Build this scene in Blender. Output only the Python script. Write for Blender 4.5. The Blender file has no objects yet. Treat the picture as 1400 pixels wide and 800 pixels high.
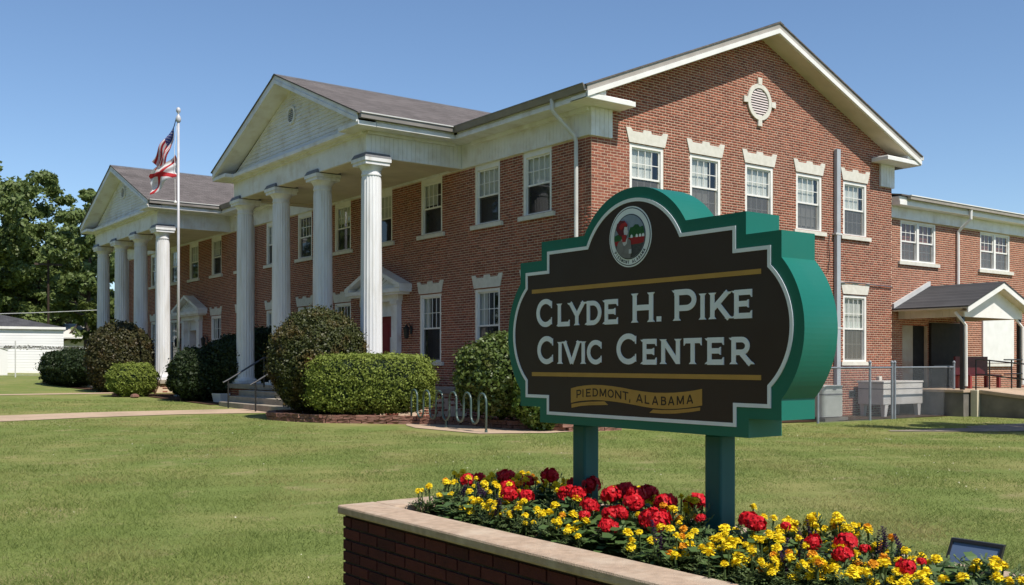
import bpy, bmesh, math, random
import numpy as np
from math import sin, cos, pi, radians, sqrt, atan2
from mathutils import Vector, Matrix

sc = bpy.context.scene
# ------------------------------------------------------------------ camera
CAMX, CAMY, CAMZ = -15.62, -17.85, 1.65
YAW = radians(53.288)                      # angle of the gable wall from the view axis
cam_d = bpy.data.cameras.new("camera"); cam = bpy.data.objects.new("camera", cam_d)
sc.collection.objects.link(cam); sc.camera = cam
cam.location = (CAMX, CAMY, CAMZ)
cam.rotation_euler = (radians(90), 0, -atan2(cos(YAW), sin(YAW)))
cam_d.sensor_width = 36; cam_d.lens = 36*1387/1400.0
cam_d.shift_y = 95/1400.0
cam_d.clip_start = .1; cam_d.clip_end = 3000
# ------------------------------------------------------------------ world, sun, exposure
SUN_DIR = Vector((-.05, .575, -.82)).normalized()      # way the light travels
w = bpy.data.worlds.new("World"); sc.world = w; w.use_nodes = True
nt = w.node_tree
sky = nt.nodes.new("ShaderNodeTexSky"); sky.sky_type = 'NISHITA'; sky.sun_disc = False
sky.sun_elevation = radians(54.8); sky.sun_rotation = radians(180)
sky.air_density = 1.0; sky.dust_density = .1; sky.ozone_density = 5.0; sky.altitude = 100
bg = nt.nodes["Background"]; bg.inputs[1].default_value = .098
nt.links.new(sky.outputs[0], bg.inputs[0])
sd = bpy.data.lights.new("sun", 'SUN'); so = bpy.data.objects.new("sun", sd); sc.collection.objects.link(so)
sd.energy = 3.9; sd.angle = radians(.5); sd.color = (1, .93, .83)
so.rotation_euler = SUN_DIR.to_track_quat('-Z', 'Y').to_euler(); so.location = (0, -20, 40)
vs = sc.view_settings; vs.view_transform = 'Standard'; vs.look = 'None'; vs.exposure = .5; vs.gamma = 1
sc.cycles.max_bounces = 6; sc.cycles.transparent_max_bounces = 12
sc.cycles.sample_clamp_indirect = 4

RND = random.Random(7)
# ------------------------------------------------------------------ ground height
def gz(x, y):
    t = min(1, max(0, (6-x)/9.0)); yy = min(max(y, 0), 55)
    return .06 + .14*t + .0155*max(0, yy-6)

# ------------------------------------------------------------------ materials
MATS = {}
def mat(name, c1, c2=None, rough=.7, scale=6, island=0.0, bump=0.0, bscale=60, spec=.3, metal=0, detail=4,
        c3=None, c3scale=1.2, c3amt=.4, obj_rand=0.0, trans=0.0, stretch=None):
    if name in MATS: return MATS[name]
    m = bpy.data.materials.new(name); m.use_nodes = True; n = m.node_tree.nodes; L = m.node_tree.links
    p = n["Principled BSDF"]
    p.inputs["Roughness"].default_value = rough; p.inputs["Metallic"].default_value = metal
    p.inputs["Specular IOR Level"].default_value = spec
    c2 = c2 or tuple(v*.82 for v in c1)
    tc = n.new("ShaderNodeNewGeometry"); src = tc.outputs["Position"]
    if stretch:
        mp = n.new("ShaderNodeMapping"); mp.inputs["Scale"].default_value = stretch
        L.new(src, mp.inputs[0]); src = mp.outputs[0]
    nz = n.new("ShaderNodeTexNoise"); nz.inputs["Scale"].default_value = scale; nz.inputs["Detail"].default_value = detail
    L.new(src, nz.inputs["Vector"])
    rp = n.new("ShaderNodeMapRange"); rp.inputs[1].default_value = .3; rp.inputs[2].default_value = .7
    L.new(nz.outputs["Fac"], rp.inputs[0])
    mx = n.new("ShaderNodeMixRGB"); mx.inputs[1].default_value = (*c1, 1); mx.inputs[2].default_value = (*c2, 1)
    fac = rp.outputs[0]
    if island or obj_rand:
        ge = n.new("ShaderNodeNewGeometry"); oi = n.new("ShaderNodeObjectInfo")
        ad = n.new("ShaderNodeMath"); ad.operation = 'ADD'
        L.new(ge.outputs["Random Per Island"], ad.inputs[0]); L.new(oi.outputs["Random"], ad.inputs[1])
        fr = n.new("ShaderNodeMath"); fr.operation = 'FRACT'; L.new(ad.outputs[0], fr.inputs[0])
        mf = n.new("ShaderNodeMix"); mf.inputs[0].default_value = max(island, obj_rand)
        L.new(fac, mf.inputs[2]); L.new(fr.outputs[0], mf.inputs[3]); fac = mf.outputs[0]
    L.new(fac, mx.inputs[0]); col = mx.outputs[0]
    if c3:
        n3 = n.new("ShaderNodeTexNoise"); n3.inputs["Scale"].default_value = c3scale; n3.inputs["Detail"].default_value = 5
        L.new(src, n3.inputs["Vector"])
        r3 = n.new("ShaderNodeMapRange"); r3.inputs[1].default_value = .48; r3.inputs[2].default_value = .72; r3.inputs[4].default_value = c3amt
        L.new(n3.outputs["Fac"], r3.inputs[0])
        m3 = n.new("ShaderNodeMixRGB"); m3.inputs[2].default_value = (*c3, 1)
        L.new(r3.outputs[0], m3.inputs[0]); L.new(col, m3.inputs[1]); col = m3.outputs[0]
    L.new(col, p.inputs["Base Color"])
    if bump:
        nb = n.new("ShaderNodeTexNoise"); nb.inputs["Scale"].default_value = bscale; nb.inputs["Detail"].default_value = 6
        L.new(tc.outputs["Position"], nb.inputs["Vector"])
        b = n.new("ShaderNodeBump"); b.inputs["Strength"].default_value = bump; b.inputs["Distance"].default_value = .01
        L.new(nb.outputs["Fac"], b.inputs["Height"]); L.new(b.outputs[0], p.inputs["Normal"])
    if trans:
        tr = n.new("ShaderNodeBsdfTranslucent"); ms = n.new("ShaderNodeMixShader"); ms.inputs[0].default_value = trans
        L.new(col, tr.inputs[0]); L.new(p.outputs[0], ms.inputs[1]); L.new(tr.outputs[0], ms.inputs[2])
        L.new(ms.outputs[0], n["Material Output"].inputs[0])
    MATS[name] = m; return m

def glass_mat(name, tint, gloss=.12, body=(0.02, .022, .025), solid=.3):
    m = bpy.data.materials.new(name); m.use_nodes = True; n = m.node_tree.nodes; L = m.node_tree.links
    for x in list(n):
        if x.type == 'BSDF_PRINCIPLED': n.remove(x)
    tr = n.new("ShaderNodeBsdfTransparent"); tr.inputs[0].default_value = (*tint, 1)
    df = n.new("ShaderNodeBsdfDiffuse"); df.inputs[0].default_value = (*body, 1)
    gl = n.new("ShaderNodeBsdfGlossy"); gl.inputs["Roughness"].default_value = .03
    lw = n.new("ShaderNodeLayerWeight"); pw = n.new("ShaderNodeMath"); pw.operation = 'POWER'; pw.inputs[1].default_value = 4.0; L.new(lw.outputs["Facing"], pw.inputs[0])
    ad = n.new("ShaderNodeMath"); ad.operation = 'MULTIPLY_ADD'; ad.inputs[1].default_value = .85; ad.inputs[2].default_value = .04+gloss; L.new(pw.outputs[0], ad.inputs[0])
    a = n.new("ShaderNodeMixShader"); a.inputs[0].default_value = solid; L.new(tr.outputs[0], a.inputs[1]); L.new(df.outputs[0], a.inputs[2])
    b = n.new("ShaderNodeMixShader"); L.new(ad.outputs[0], b.inputs[0]); L.new(a.outputs[0], b.inputs[1]); L.new(gl.outputs[0], b.inputs[2])
    L.new(b.outputs[0], n["Material Output"].inputs[0]); return m

M_brick = mat("brick_red", (.36, .118, .072), (.160, .051, .036), rough=.85, scale=9, island=.8, bump=.25, bscale=90, spec=.2, c3=(.20, .085, .062), c3scale=.4, c3amt=.55)
M_brick_w = mat("brick_orange", (.41, .165, .105), (.24, .088, .058), rough=.85, scale=9, island=.75, bump=.25, bscale=90, spec=.2)
M_mortar = mat("mortar", (.66, .51, .385), (.53, .405, .30), rough=.95, scale=4, bump=.2, spec=.1)
M_white = mat("white_paint", (.77, .78, .79), (.69, .69, .68), rough=.55, scale=1.3, spec=.3, c3=(.46, .40, .30), c3scale=2.5, c3amt=.45, bump=.05)
M_trim = mat("white_trim_paint", (.80, .79, .76), (.72, .71, .67), rough=.5, scale=3, spec=.3)
M_col = mat("column_paint", (.76, .77, .785), (.67, .675, .68), rough=.55, scale=1.5, spec=.3, stretch=(3, 3, .4), c3=(.44, .41, .35), c3scale=2.2, c3amt=.45)
M_soffit = mat("soffit_paint", (.66, .59, .46), (.52, .46, .35), rough=.65, scale=1.5, spec=.2)
M_lime = mat("limestone", (.68, .66, .59), (.58, .56, .49), rough=.85, scale=8, bump=.15, spec=.2)
M_grayboard = mat("weathered_rake_board", (.40, .37, .33), (.33, .30, .27), rough=.6, scale=3, spec=.3)
M_gutter = mat("gutter_metal", (.24, .22, .20), (.17, .155, .14), rough=.45, scale=2, spec=.5)
M_galv = mat("painted_metal_trim", (.62, .62, .60), (.5, .5, .49), rough=.4, scale=3, spec=.5)
M_lead = mat("lead_flashing", (.16, .165, .18), (.11, .112, .12), rough=.5, scale=5, spec=.4)
M_conc = mat("concrete", (.40, .35, .28), (.30, .26, .21), rough=.9, scale=5, bump=.25, spec=.15, c3=(.18, .16, .14), c3scale=1.5, c3amt=.4)
M_pathc = mat("tan_concrete", (.52, .39, .28), (.44, .33, .235), rough=.9, scale=7, bump=.3, bscale=120, spec=.1, c3=(.28, .21, .15), c3scale=.8, c3amt=.5)
M_cope = mat("coping_concrete", (.52, .39, .285), (.38, .285, .21), rough=.9, scale=22, bump=.5, bscale=160, spec=.12, c3=(.60, .51, .40), c3scale=5, c3amt=.6)
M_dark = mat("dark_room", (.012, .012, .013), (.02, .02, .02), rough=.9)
M_blind = mat("window_blind", (.78, .78, .73), (.66, .66, .61), rough=.8, scale=2, stretch=(30, 1, 1))
M_screen = mat("insect_screen", (.10, .10, .105), (.13, .13, .135), rough=.8)
M_door = mat("red_door_paint", (.24, .018, .022), (.2, .014, .018), rough=.45, spec=.4)
M_black = mat("black_iron", (.012, .012, .013), (.02, .02, .02), rough=.45, spec=.5)
M_glass = glass_mat("window_glass", (.85, .88, .88), .05, solid=.06)
M_glass_s = glass_mat("screened_glass", (.6, .6, .6), .01, body=(.17, .165, .155), solid=.5)
M_glass_d = glass_mat("dark_screened_glass", (.5, .5, .5), .0, body=(.03, .03, .033), solid=.6)
def shingle_mat(name, a, b, cdir):
    m = bpy.data.materials.new(name); m.use_nodes = True; n = m.node_tree.nodes; L = m.node_tree.links
    p = n["Principled BSDF"]; p.inputs["Roughness"].default_value = .95; p.inputs["Specular IOR Level"].default_value = .15
    tc = n.new("ShaderNodeTexCoord"); sp = n.new("ShaderNodeSeparateXYZ"); L.new(tc.outputs["Object"], sp.inputs[0])
    cb = n.new("ShaderNodeCombineXYZ")                       # u along the eave, v up the slope
    L.new(sp.outputs[cdir], cb.inputs[0])
    mz = n.new("ShaderNodeMath"); mz.operation = 'MULTIPLY'; mz.inputs[1].default_value = 2.65; L.new(sp.outputs[2], mz.inputs[0]); L.new(mz.outputs[0], cb.inputs[1])
    br = n.new("ShaderNodeTexBrick"); L.new(cb.outputs[0], br.inputs[0]); br.inputs["Scale"].default_value = 1
    br.inputs["Brick Width"].default_value = .3; br.inputs["Row Height"].default_value = .14; br.inputs["Mortar Size"].default_value = .006
    br.inputs["Color1"].default_value = (*a, 1); br.inputs["Color2"].default_value = (*b, 1); br.inputs["Mortar"].default_value = tuple(v*.55 for v in b)+(1,)
    nz = n.new("ShaderNodeTexNoise"); nz.inputs["Scale"].default_value = 1.1; nz.inputs["Detail"].default_value = 8; L.new(tc.outputs["Object"], nz.inputs["Vector"])
    mx = n.new("ShaderNodeMixRGB"); mx.blend_type = 'MULTIPLY'; mx.inputs[0].default_value = .5
    L.new(br.outputs[0], mx.inputs[1]); L.new(nz.outputs["Fac"], mx.inputs[2])
    L.new(mx.outputs[0], p.inputs["Base Color"])
    bp = n.new("ShaderNodeBump"); bp.inputs["Strength"].default_value = .4; bp.inputs["Distance"].default_value = .01
    n2 = n.new("ShaderNodeTexNoise"); n2.inputs["Scale"].default_value = 45; L.new(tc.outputs["Object"], n2.inputs["Vector"])
    L.new(n2.outputs["Fac"], bp.inputs["Height"]); L.new(bp.outputs[0], p.inputs["Normal"])
    return m
M_shingle_x = shingle_mat("shingle_portico", (.205, .182, .174), (.145, .128, .122), 0)
M_shingle_y = shingle_mat("shingle_main", (.215, .19, .182), (.155, .137, .13), 1)
M_shingle_g = shingle_mat("shingle_grey", (.115, .115, .12), (.075, .075, .08), 0)

# ------------------------------------------------------------------ object helpers
def new_obj(name, me, parent=None, loc=None):
    o = bpy.data.objects.new(name, me); sc.collection.objects.link(o)
    if parent: o.parent = parent
    if loc: o.location = loc
    return o
def tag(o, label=None, cat=None, group=None, kind=None):
    if label: o["label"] = label
    if cat: o["category"] = cat
    if group: o["group"] = group
    if kind: o["kind"] = kind
    return o
def thing(name, label, cat, loc=(0, 0, 0), rz=0, group=None):
    o = bpy.data.objects.new(name, None); sc.collection.objects.link(o)
    o.location = loc; o.rotation_euler = (0, 0, rz); o.empty_display_size = .2
    return tag(o, label, cat, group)
def copy_tree(o, parent=None):
    c = o.copy(); sc.collection.objects.link(c)
    if parent: c.parent = parent
    for ch in [k for k in o.children]: copy_tree(ch, c)
    return c

class MB:
    def __init__(s): s.v = []; s.f = []; s.m = []; s.cur = 0
    def add(s, vs, fs):
        b = len(s.v); s.v += [tuple(x) for x in vs]
        for f in fs: s.f.append(tuple(i+b for i in f)); s.m.append(s.cur)
        return s
    def box(s, x0, x1, y0, y1, z0, z1):
        x0, x1 = min(x0, x1), max(x0, x1); y0, y1 = min(y0, y1), max(y0, y1); z0, z1 = min(z0, z1), max(z0, z1)
        return s.add([(x0,y0,z0),(x1,y0,z0),(x1,y1,z0),(x0,y1,z0),(x0,y0,z1),(x1,y0,z1),(x1,y1,z1),(x0,y1,z1)],
              [(0,3,2,1),(4,5,6,7),(0,1,5,4),(1,2,6,5),(2,3,7,6),(3,0,4,7)])
    def hexa(s, p):     # eight corners, bottom ring then top ring
        return s.add(p, [(0,3,2,1),(4,5,6,7),(0,1,5,4),(1,2,6,5),(2,3,7,6),(3,0,4,7)])
    def prism(s, poly, fn, a, b):      # polygon (u,v) extruded from depth a to b through fn(u,v,d)
        n = len(poly)
        vs = [fn(u, v, a) for u, v in poly] + [fn(u, v, b) for u, v in poly]
        return s.add(vs, [tuple(range(n)), tuple(range(2*n-1, n-1, -1))] + [(i, i+n, (i+1) % n+n, (i+1) % n) for i in range(n)])
    def tube(s, pts, r, n=8, cap=True, r2=None):
        P = [Vector(p) for p in pts]; rings = []; up = None
        for i, p in enumerate(P):
            t = (P[min(i+1, len(P)-1)] - P[max(i-1, 0)]).normalized()
            if up is None: up = Vector((0, 0, 1)) if abs(t.z) < .9 else Vector((1, 0, 0))
            a = t.cross(up).normalized(); b = a.cross(t).normalized(); up = b
            rr = r if r2 is None else r + (r2-r)*i/(len(P)-1)
            rings.append([p + (a*cos(2*pi*k/n) + b*sin(2*pi*k/n))*rr for k in range(n)])
        vs = [v for R_ in rings for v in R_]; fs = []
        for i in range(len(P)-1):
            for k in range(n): fs.append((i*n+k, i*n+(k+1) % n, (i+1)*n+(k+1) % n, (i+1)*n+k))
        if cap: fs += [tuple(range(n-1, -1, -1)), tuple((len(P)-1)*n+k for k in range(n))]
        return s.add(vs, fs)
    def lathe(s, prof, n=24, c=(0, 0, 0), cap=True):
        vs = []; fs = []
        for r, z in prof:
            for k in range(n): a = 2*pi*k/n; vs.append((c[0]+r*cos(a), c[1]+r*sin(a), c[2]+z))
        for i in range(len(prof)-1):
            for k in range(n): fs.append((i*n+k, i*n+(k+1) % n, (i+1)*n+(k+1) % n, (i+1)*n+k))
        if cap: fs += [tuple(range(n-1, -1, -1)), tuple((len(prof)-1)*n+k for k in range(n))]
        return s.add(vs, fs)
    def quad(s, a, b, c, d): return s.add([a, b, c, d], [(0, 1, 2, 3)])
    def mesh(s, name, mats, smooth=False):
        me = bpy.data.meshes.new(name); me.from_pydata(s.v, [], s.f)
        for m in (mats if isinstance(mats, (list, tuple)) else [mats]): me.materials.append(m)
        if len(set(s.m)) > 1: me.polygons.foreach_set("material_index", s.m)
        if smooth: me.polygons.foreach_set("use_smooth", [True]*len(me.polygons))
        bm = bmesh.new(); bm.from_mesh(me); bmesh.ops.recalc_face_normals(bm, faces=bm.faces[:]); bm.to_mesh(me); bm.free()
        me.update(); return me
    def build(s, name, mats, parent=None, loc=None, smooth=False, bevel=0, auto=None):
        o = new_obj(name, s.mesh(name, mats, smooth), parent, loc)
        if bevel:
            b = o.modifiers.new("bevel", 'BEVEL'); b.width = bevel; b.segments = 2; b.limit_method = 'ANGLE'; b.angle_limit = radians(35)
        return o
def np_mesh(name, V, F, mats, mi=None, smooth=False):
    """fast mesh from arrays: V (n,3), F (m,k)"""
    me = bpy.data.meshes.new(name); V = np.asarray(V, np.float32); F = np.asarray(F, np.int32)
    me.vertices.add(len(V)); me.vertices.foreach_set("co", V.ravel())
    m, k = F.shape; me.loops.add(m*k); me.loops.foreach_set("vertex_index", F.ravel())
    me.polygons.add(m); me.polygons.foreach_set("loop_start", np.arange(0, m*k, k, dtype=np.int32))
    for q in (mats if isinstance(mats, (list, tuple)) else [mats]): me.materials.append(q)
    if mi is not None: me.polygons.foreach_set("material_index", np.asarray(mi, np.int32))
    me.update(calc_edges=True); me.validate()
    return me

# ================================================================== SETTING: ground
def sheet(name, xs, ys, m, dz=0.0, kind="structure"):
    V = [(x, y, gz(x, y)+dz) for y in ys for x in xs]; nx = len(xs)
    F = [(j*nx+i, j*nx+i+1, (j+1)*nx+i+1, (j+1)*nx+i) for j in range(len(ys)-1) for i in range(nx-1)]
    return tag(new_obj(name, np_mesh(name, V, F, m, smooth=True)), kind=kind)
def band(name, left, right, m, dz, kind="structure", sub=8):
    """a strip of paving between two polylines, laid on the ground"""
    L_, R_ = [], []
    def dens(pl):
        out = []
        for a, b in zip(pl[:-1], pl[1:]):
            for k in range(sub): t = k/sub; out.append((a[0]+(b[0]-a[0])*t, a[1]+(b[1]-a[1])*t))
        return out+[pl[-1]]
    L_, R_ = dens(left), dens(right); V = []; F = []
    for i, (a, b) in enumerate(zip(L_, R_)):
        for k in range(3):
            t = k/2; x = a[0]+(b[0]-a[0])*t; y = a[1]+(b[1]-a[1])*t; V.append((x, y, gz(x, y)+dz))
        if i:
            for k in range(2): F.append((3*(i-1)+k, 3*i+k, 3*i+k+1, 3*(i-1)+k+1))
    me = np_mesh(name, V, F, m); bm = bmesh.new(); bm.from_mesh(me); bmesh.ops.recalc_face_normals(bm, faces=bm.faces[:])
    for f in bm.faces:
        if f.normal.z < 0: f.normal_flip()
    bm.to_mesh(me); bm.free()
    return tag(new_obj(name, me), kind=kind)
def lawn_mat():
    m = bpy.data.materials.new("lawn"); m.use_nodes = True; n = m.node_tree.nodes; L = m.node_tree.links
    p = n["Principled BSDF"]; p.inputs["Roughness"].default_value = .95; p.inputs["Specular IOR Level"].default_value = .1
    tc = n.new("ShaderNodeTexCoord")
    def nz(s, d=5, st=None):
        t = n.new("ShaderNodeTexNoise"); t.inputs["Scale"].default_value = s; t.inputs["Detail"].default_value = d
        L.new(tc.outputs["Object"], t.inputs["Vector"]); return t.outputs["Fac"]
    def mr(o, a, b, c=0, d=1):
        r = n.new("ShaderNodeMapRange"); r.inputs[1].default_value = a; r.inputs[2].default_value = b; r.inputs[3].default_value = c; r.inputs[4].default_value = d
        L.new(o, r.inputs[0]); return r.outputs[0]
    def mix(f, a, b):
        x = n.new("ShaderNodeMixRGB"); L.new(f, x.inputs[0])
        for i, c in ((1, a), (2, b)):
            if isinstance(c, tuple): x.inputs[i].default_value = (*c, 1)
            else: L.new(c, x.inputs[i])
        return x.outputs[0]
    c = mix(mr(nz(38, 6), .3, .7), GR1, GR2)
    c = mix(mr(nz(.55, 6), .42, .68, 0, .75), c, GR3)
    c = mix(mr(nz(1.9, 6), .56, .72, 0, .6), c, GR4)
    L.new(c, p.inputs["Base Color"])
    b = n.new("ShaderNodeBump"); b.inputs["Strength"].default_value = .8; b.inputs["Distance"].default_value = .03
    L.new(nz(55, 6), b.inputs["Height"]); L.new(b.outputs[0], p.inputs["Normal"]); return m
GR1, GR2, GR3, GR4 = (.215, .262, .074), (.135, .178, .048), (.300, .275, .105), (.350, .285, .150)
M_lawn = lawn_mat()
def axis(fine0, fine1, st, far): 
    a = list(np.arange(fine0, fine1+1e-6, st)); r = []; d = st*1.5; x = fine1
    while x < far: x += d; d *= 1.5; r.append(x)
    l = []; d = st*1.5; x = fine0
    while x > -far: x -= d; d *= 1.5; l.insert(0, x)
    return l+a+r
sheet("ground", axis(-24, 26, .5, 1200), axis(-24, 64, .5, 1200), M_lawn)
M_mulch = mat("mulch_bed", (.10, .062, .040), (.05, .032, .022), rough=.95, scale=14, bump=.6, bscale=40, spec=.05)
band("path", [(-4.2, 10.65), (-6.1, 10.8), (-8.3, 11.0), (-10.6, 10.7), (-16, 10.6), (-40, 10.5)], [(-4.2, 8.6), (-6.6, 9.1), (-8.8, 8.95), (-11, 8.5), (-16, 8.55), (-40, 8.5)], M_pathc, .012)
band("path", [(-3.4, 22.95), (-5.6, 22.9), (-8.4, 23.0), (-16, 23.0), (-40, 23.0)], [(-3.4, 21.9), (-5.6, 22.0), (-8.7, 22.2), (-16, 22.2), (-40, 22.2)], M_pathc, .012)
band("pavement", [(-3.35, 2.75), (-2.55, 1.6), (-2.4, -.3), (-1.8, -1.5)], [(-3.75, 2.1), (-4.05, 1.2), (-3.95, -1.1), (-2.7, -1.75)], M_pathc, .012)
M_conc_r = mat("shaded_concrete", (.30, .26, .21), (.20, .175, .145), rough=.95, scale=2.5, bump=.2, spec=.1)  # concrete colour lowered to put tree shade into the right walk
band("path", [(5.2, -4.35), (6.6, -4.55), (8.6, -5.1), (12, -6), (20, -8)], [(4.9, -4.62), (6.0, -5.2), (7.2, -6.1), (10.5, -7.2), (18.5, -9.3)], M_conc_r, .012)
band("path", [(8.2, -4.55), (9.5, -4.7), (12, -5.0)], [(7.6, -5.0), (9.0, -5.25), (12, -5.6)], M_conc_r, .016)
band("planting_bed", [(-5.1, 6.0), (-4.7, 4.4), (-3.4, 2.7), (-2.5, 1.4), (-2.4, -.2), (-1.8, -1.2)], [(-3.2, 6.2), (-3.0, 5.3), (-.05, 5.2), (-.05, 3), (-.05, 1), (-.05, 0)], M_mulch, .02)
band("planting_bed", [(-4.3, 13.0), (-4.4, 16), (-4.4, 21.2)], [(-.05, 13), (-.05, 16), (-.05, 21.2)], M_mulch, .02)
band("planting_bed", [(-4.6, 23.3), (-4.9, 28), (-4.4, 36)], [(-3.2, 23.3), (-.05, 28), (-.05, 36)], M_mulch, .02)
band("planting_bed", [(.2, -.55), (4, -.75), (8, -1.3), (12.4, -1.7)], [(.2, -.02), (4, -.02), (8, -.02), (12.4, -.02)], M_mulch, .02)

# ================================================================== CIVIC CENTRE BUILDING
BLD = thing("civic_building", "two storey red brick civic building with white columned porticos and gabled end wall", "building")
fac = lambda u, z, d: (-d, u, z)
gab = lambda u, z, d: (u, -d, z)
win_ = lambda u, z, d: (u, .12-d, z)
COURSE = .0677
BIG = []          # bricks that show largest become parts of their own
def brick_list(u0, u1, z0, z1, opens, clip=None, seed=1, header_every=8):
    rnd = random.Random(seed); out = []
    n = int((z1-z0)/COURSE)
    for c in range(n):
        za = z0+c*COURSE; zb = za+.0532; zm = (za+zb)/2
        a0, a1 = u0, u1
        if clip: a0, a1 = clip(zb)
        if a1-a0 < .1: continue
        spans = [(a0, a1)]
        for oa, ob, oz0, oz1 in opens:
            if oz0 < zm < oz1:
                ns = []
                for s0, s1 in spans:
                    if ob <= s0 or oa >= s1: ns.append((s0, s1)); continue
                    if oa > s0: ns.append((s0, oa))
                    if ob < s1: ns.append((ob, s1))
                spans = ns
        hd = header_every and (c % header_every == 5)
        x = u0 - (.1015 if c % 2 else 0) - .2; k = 0
        while x < u1:
            L = (.0895 if (k % 2) else .190) if hd else .190
            xa, xb = x, x+L; x = xb+.0132; k += 1
            for s0, s1 in spans:
                p, q = max(xa, s0+.004), min(xb, s1-.004)
                if q-p > .03: out.append((p, q, za+rnd.uniform(-.001, .001), zb+rnd.uniform(-.001, .001), rnd.uniform(-.0008, .0010)))
    return out
def brick_mesh(bl, fn, name, m, parent, back=-.025):
    V = []; F = []
    base = np.array([(0,3,2,1),(4,5,6,7),(0,1,5,4),(2,3,7,6),(3,0,4,7),(1,2,6,5)])
    for i, (p, q, a, b, d) in enumerate(bl):
        V += [fn(p, a, d), fn(q, a, d), fn(q, a, back), fn(p, a, back), fn(p, b, d), fn(q, b, d), fn(q, b, back), fn(p, b, back)]
    n = len(bl); F = (base[[0, 1, 2, 4, 5]][None] + (np.arange(n)*8)[:, None, None]).reshape(-1, 4)
    e1 = Vector(fn(1, 0, 0))-Vector(fn(0, 0, 0)); e2 = Vector(fn(0, 0, -1))-Vector(fn(0, 0, 0))
    if e1.cross(e2).z < 0: F = F[:, ::-1]
    return tag(new_obj(name, np_mesh(name, V, F, m), parent), kind="stuff")
def brick_single(cache, b, fn, m, parent):
    p, q, a, z, d = b; L = round(q-p, 3)
    if L not in cache:
        mb = MB(); e1 = Vector(fn(1, 0, 0))-Vector(fn(0, 0, 0)); e2 = Vector(fn(0, 0, 1))-Vector(fn(0, 0, 0))
        mb.prism([(-L/2, -.0266), (L/2, -.0266), (L/2, .0266), (-L/2, .0266)], lambda u, v, dd: tuple(e1*u+e2*dd+Vector((0, 0, v))), 0, -.03)
        cache[L] = mb.mesh("brick", m)
    return new_obj("brick", cache[L], parent, Vector(fn((p+q)/2, (a+z)/2, d)) - (parent.location if parent else Vector()))
def mortar_sheet(u0, u1, z0, z1, opens, fn, parent, name, m, d=-.0028, clip_poly=None):
    us = sorted(set([u0, u1]+[o[0] for o in opens]+[o[1] for o in opens])); zs = sorted(set([z0, z1]+[o[2] for o in opens]+[o[3] for o in opens]))
    us = [u for u in us if u0 <= u <= u1]; zs = [z for z in zs if z0 <= z <= z1]; mb = MB()
    for a, b in zip(us[:-1], us[1:]):
        for c, e in zip(zs[:-1], zs[1:]):
            um, zm = (a+b)/2, (c+e)/2
            if any(o[0] < um < o[1] and o[2] < zm < o[3] for o in opens): continue
            mb.quad(fn(a, c, d), fn(b, c, d), fn(b, e, d), fn(a, e, d))
    for o in opens:                                   # reveals of the openings
        a, b, c, e = o
        for P, Q in (((a, c), (a, e)), ((b, c), (b, e)), ((a, e), (b, e)), ((a, c), (b, c))):
            mb.quad(fn(P[0], P[1], d), fn(Q[0], Q[1], d), fn(Q[0], Q[1], d-.16), fn(P[0], P[1], d-.16))
    if clip_poly:
        n = len(clip_poly); mb.add([fn(u, z, d) for u, z in clip_poly], [tuple(range(n))])
    return mb.build(name, m, parent)

HW = .57                                         # half width of a window opening
Z1a, Z1b, Z2a, Z2b = 1.66, 3.63, 5.33, 6.935
F1 = [2.05, 4.2, 7.04, 12.5, 15.4, 18.2, 21.2, 24.05, 29.5, 32.3, 34.5]
F2 = [2.05, 4.2, 6.98, 9.8, 12.5, 15.4, 18.2, 21.2, 24.0, 26.75, 29.4, 32.3, 34.5]
DOORS = [9.8, 26.8]
G5 = [1.79, 3.87, 5.97, 8.1, 10.25]
LEN = 36.6; WID = 12.11
fo = [(u-HW, u+HW, Z1a, Z1b) for u in F1]+[(u-HW, u+HW, Z2a, Z2b+.02) for u in F2]+[(u-.95, u+.95, .9, 3.72) for u in DOORS]
go = [(u-HW, u+HW, z0, z1) for u in G5 for z0, z1 in ((Z1a, Z1b), (Z2a, Z2b))]
mortar_sheet(0, LEN, -.1, 6.955, fo, fac, BLD, "wall", M_mortar)
gz_top = lambda z: (max(0, 6.055-(10.43-z)/.405), min(WID, 6.055+(10.43-z)/.405))
mortar_sheet(.0, WID, -.1, 7.76, go, gab, BLD, "wall", M_mortar, clip_poly=[(0, 7.76), (WID, 7.76), (WID, 7.885), (6.055, 10.34), (0, 7.885)])
bl_g = brick_list(0, WID, -.05, 10.40, go, clip=lambda z: gz_top(z) if z > 7.80 else (0, WID), seed=3)
bl_f = brick_list(.013, LEN, -.05, 6.96, fo, seed=4)
def nearness(p): return (p[0]-CAMX)**2+(p[1]-CAMY)**2
cand = [(nearness(gab(b[0], b[2], 0)), 0, i) for i, b in enumerate(bl_g) if 5.25 < b[2] < 6.92 and b[0] < 1.5]
cand += [(nearness(fac(b[0], b[2], 0))*1.25, 1, i) for i, b in enumerate(bl_f) if 5.25 < b[2] < 6.9 and b[0] < 1.3]
cand.sort(); cand = cand[:300]; gs = {i for _, k, i in cand if k == 0}; fs_ = {i for _, k, i in cand if k == 1}
cg, cf = {}, {}
for i in sorted(gs): brick_single(cg, bl_g[i], gab, M_brick, BLD)
for i in sorted(fs_): brick_single(cf, bl_f[i], fac, M_brick, BLD)
brick_mesh([b for i, b in enumerate(bl_g) if i not in gs], gab, "brickwork", M_brick, BLD)
brick_mesh([b for i, b in enumerate(bl_f) if i not in fs_], fac, "brickwork", M_brick, BLD)
MB().box(.2, WID, .2, LEN, -.1, .3).box(.02, WID-.02, LEN-.05, LEN, .3, 7.6).box(WID-.05, WID-.01, .03, LEN, .3, 7.6).build("rear_wall", M_brick, BLD)

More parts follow.
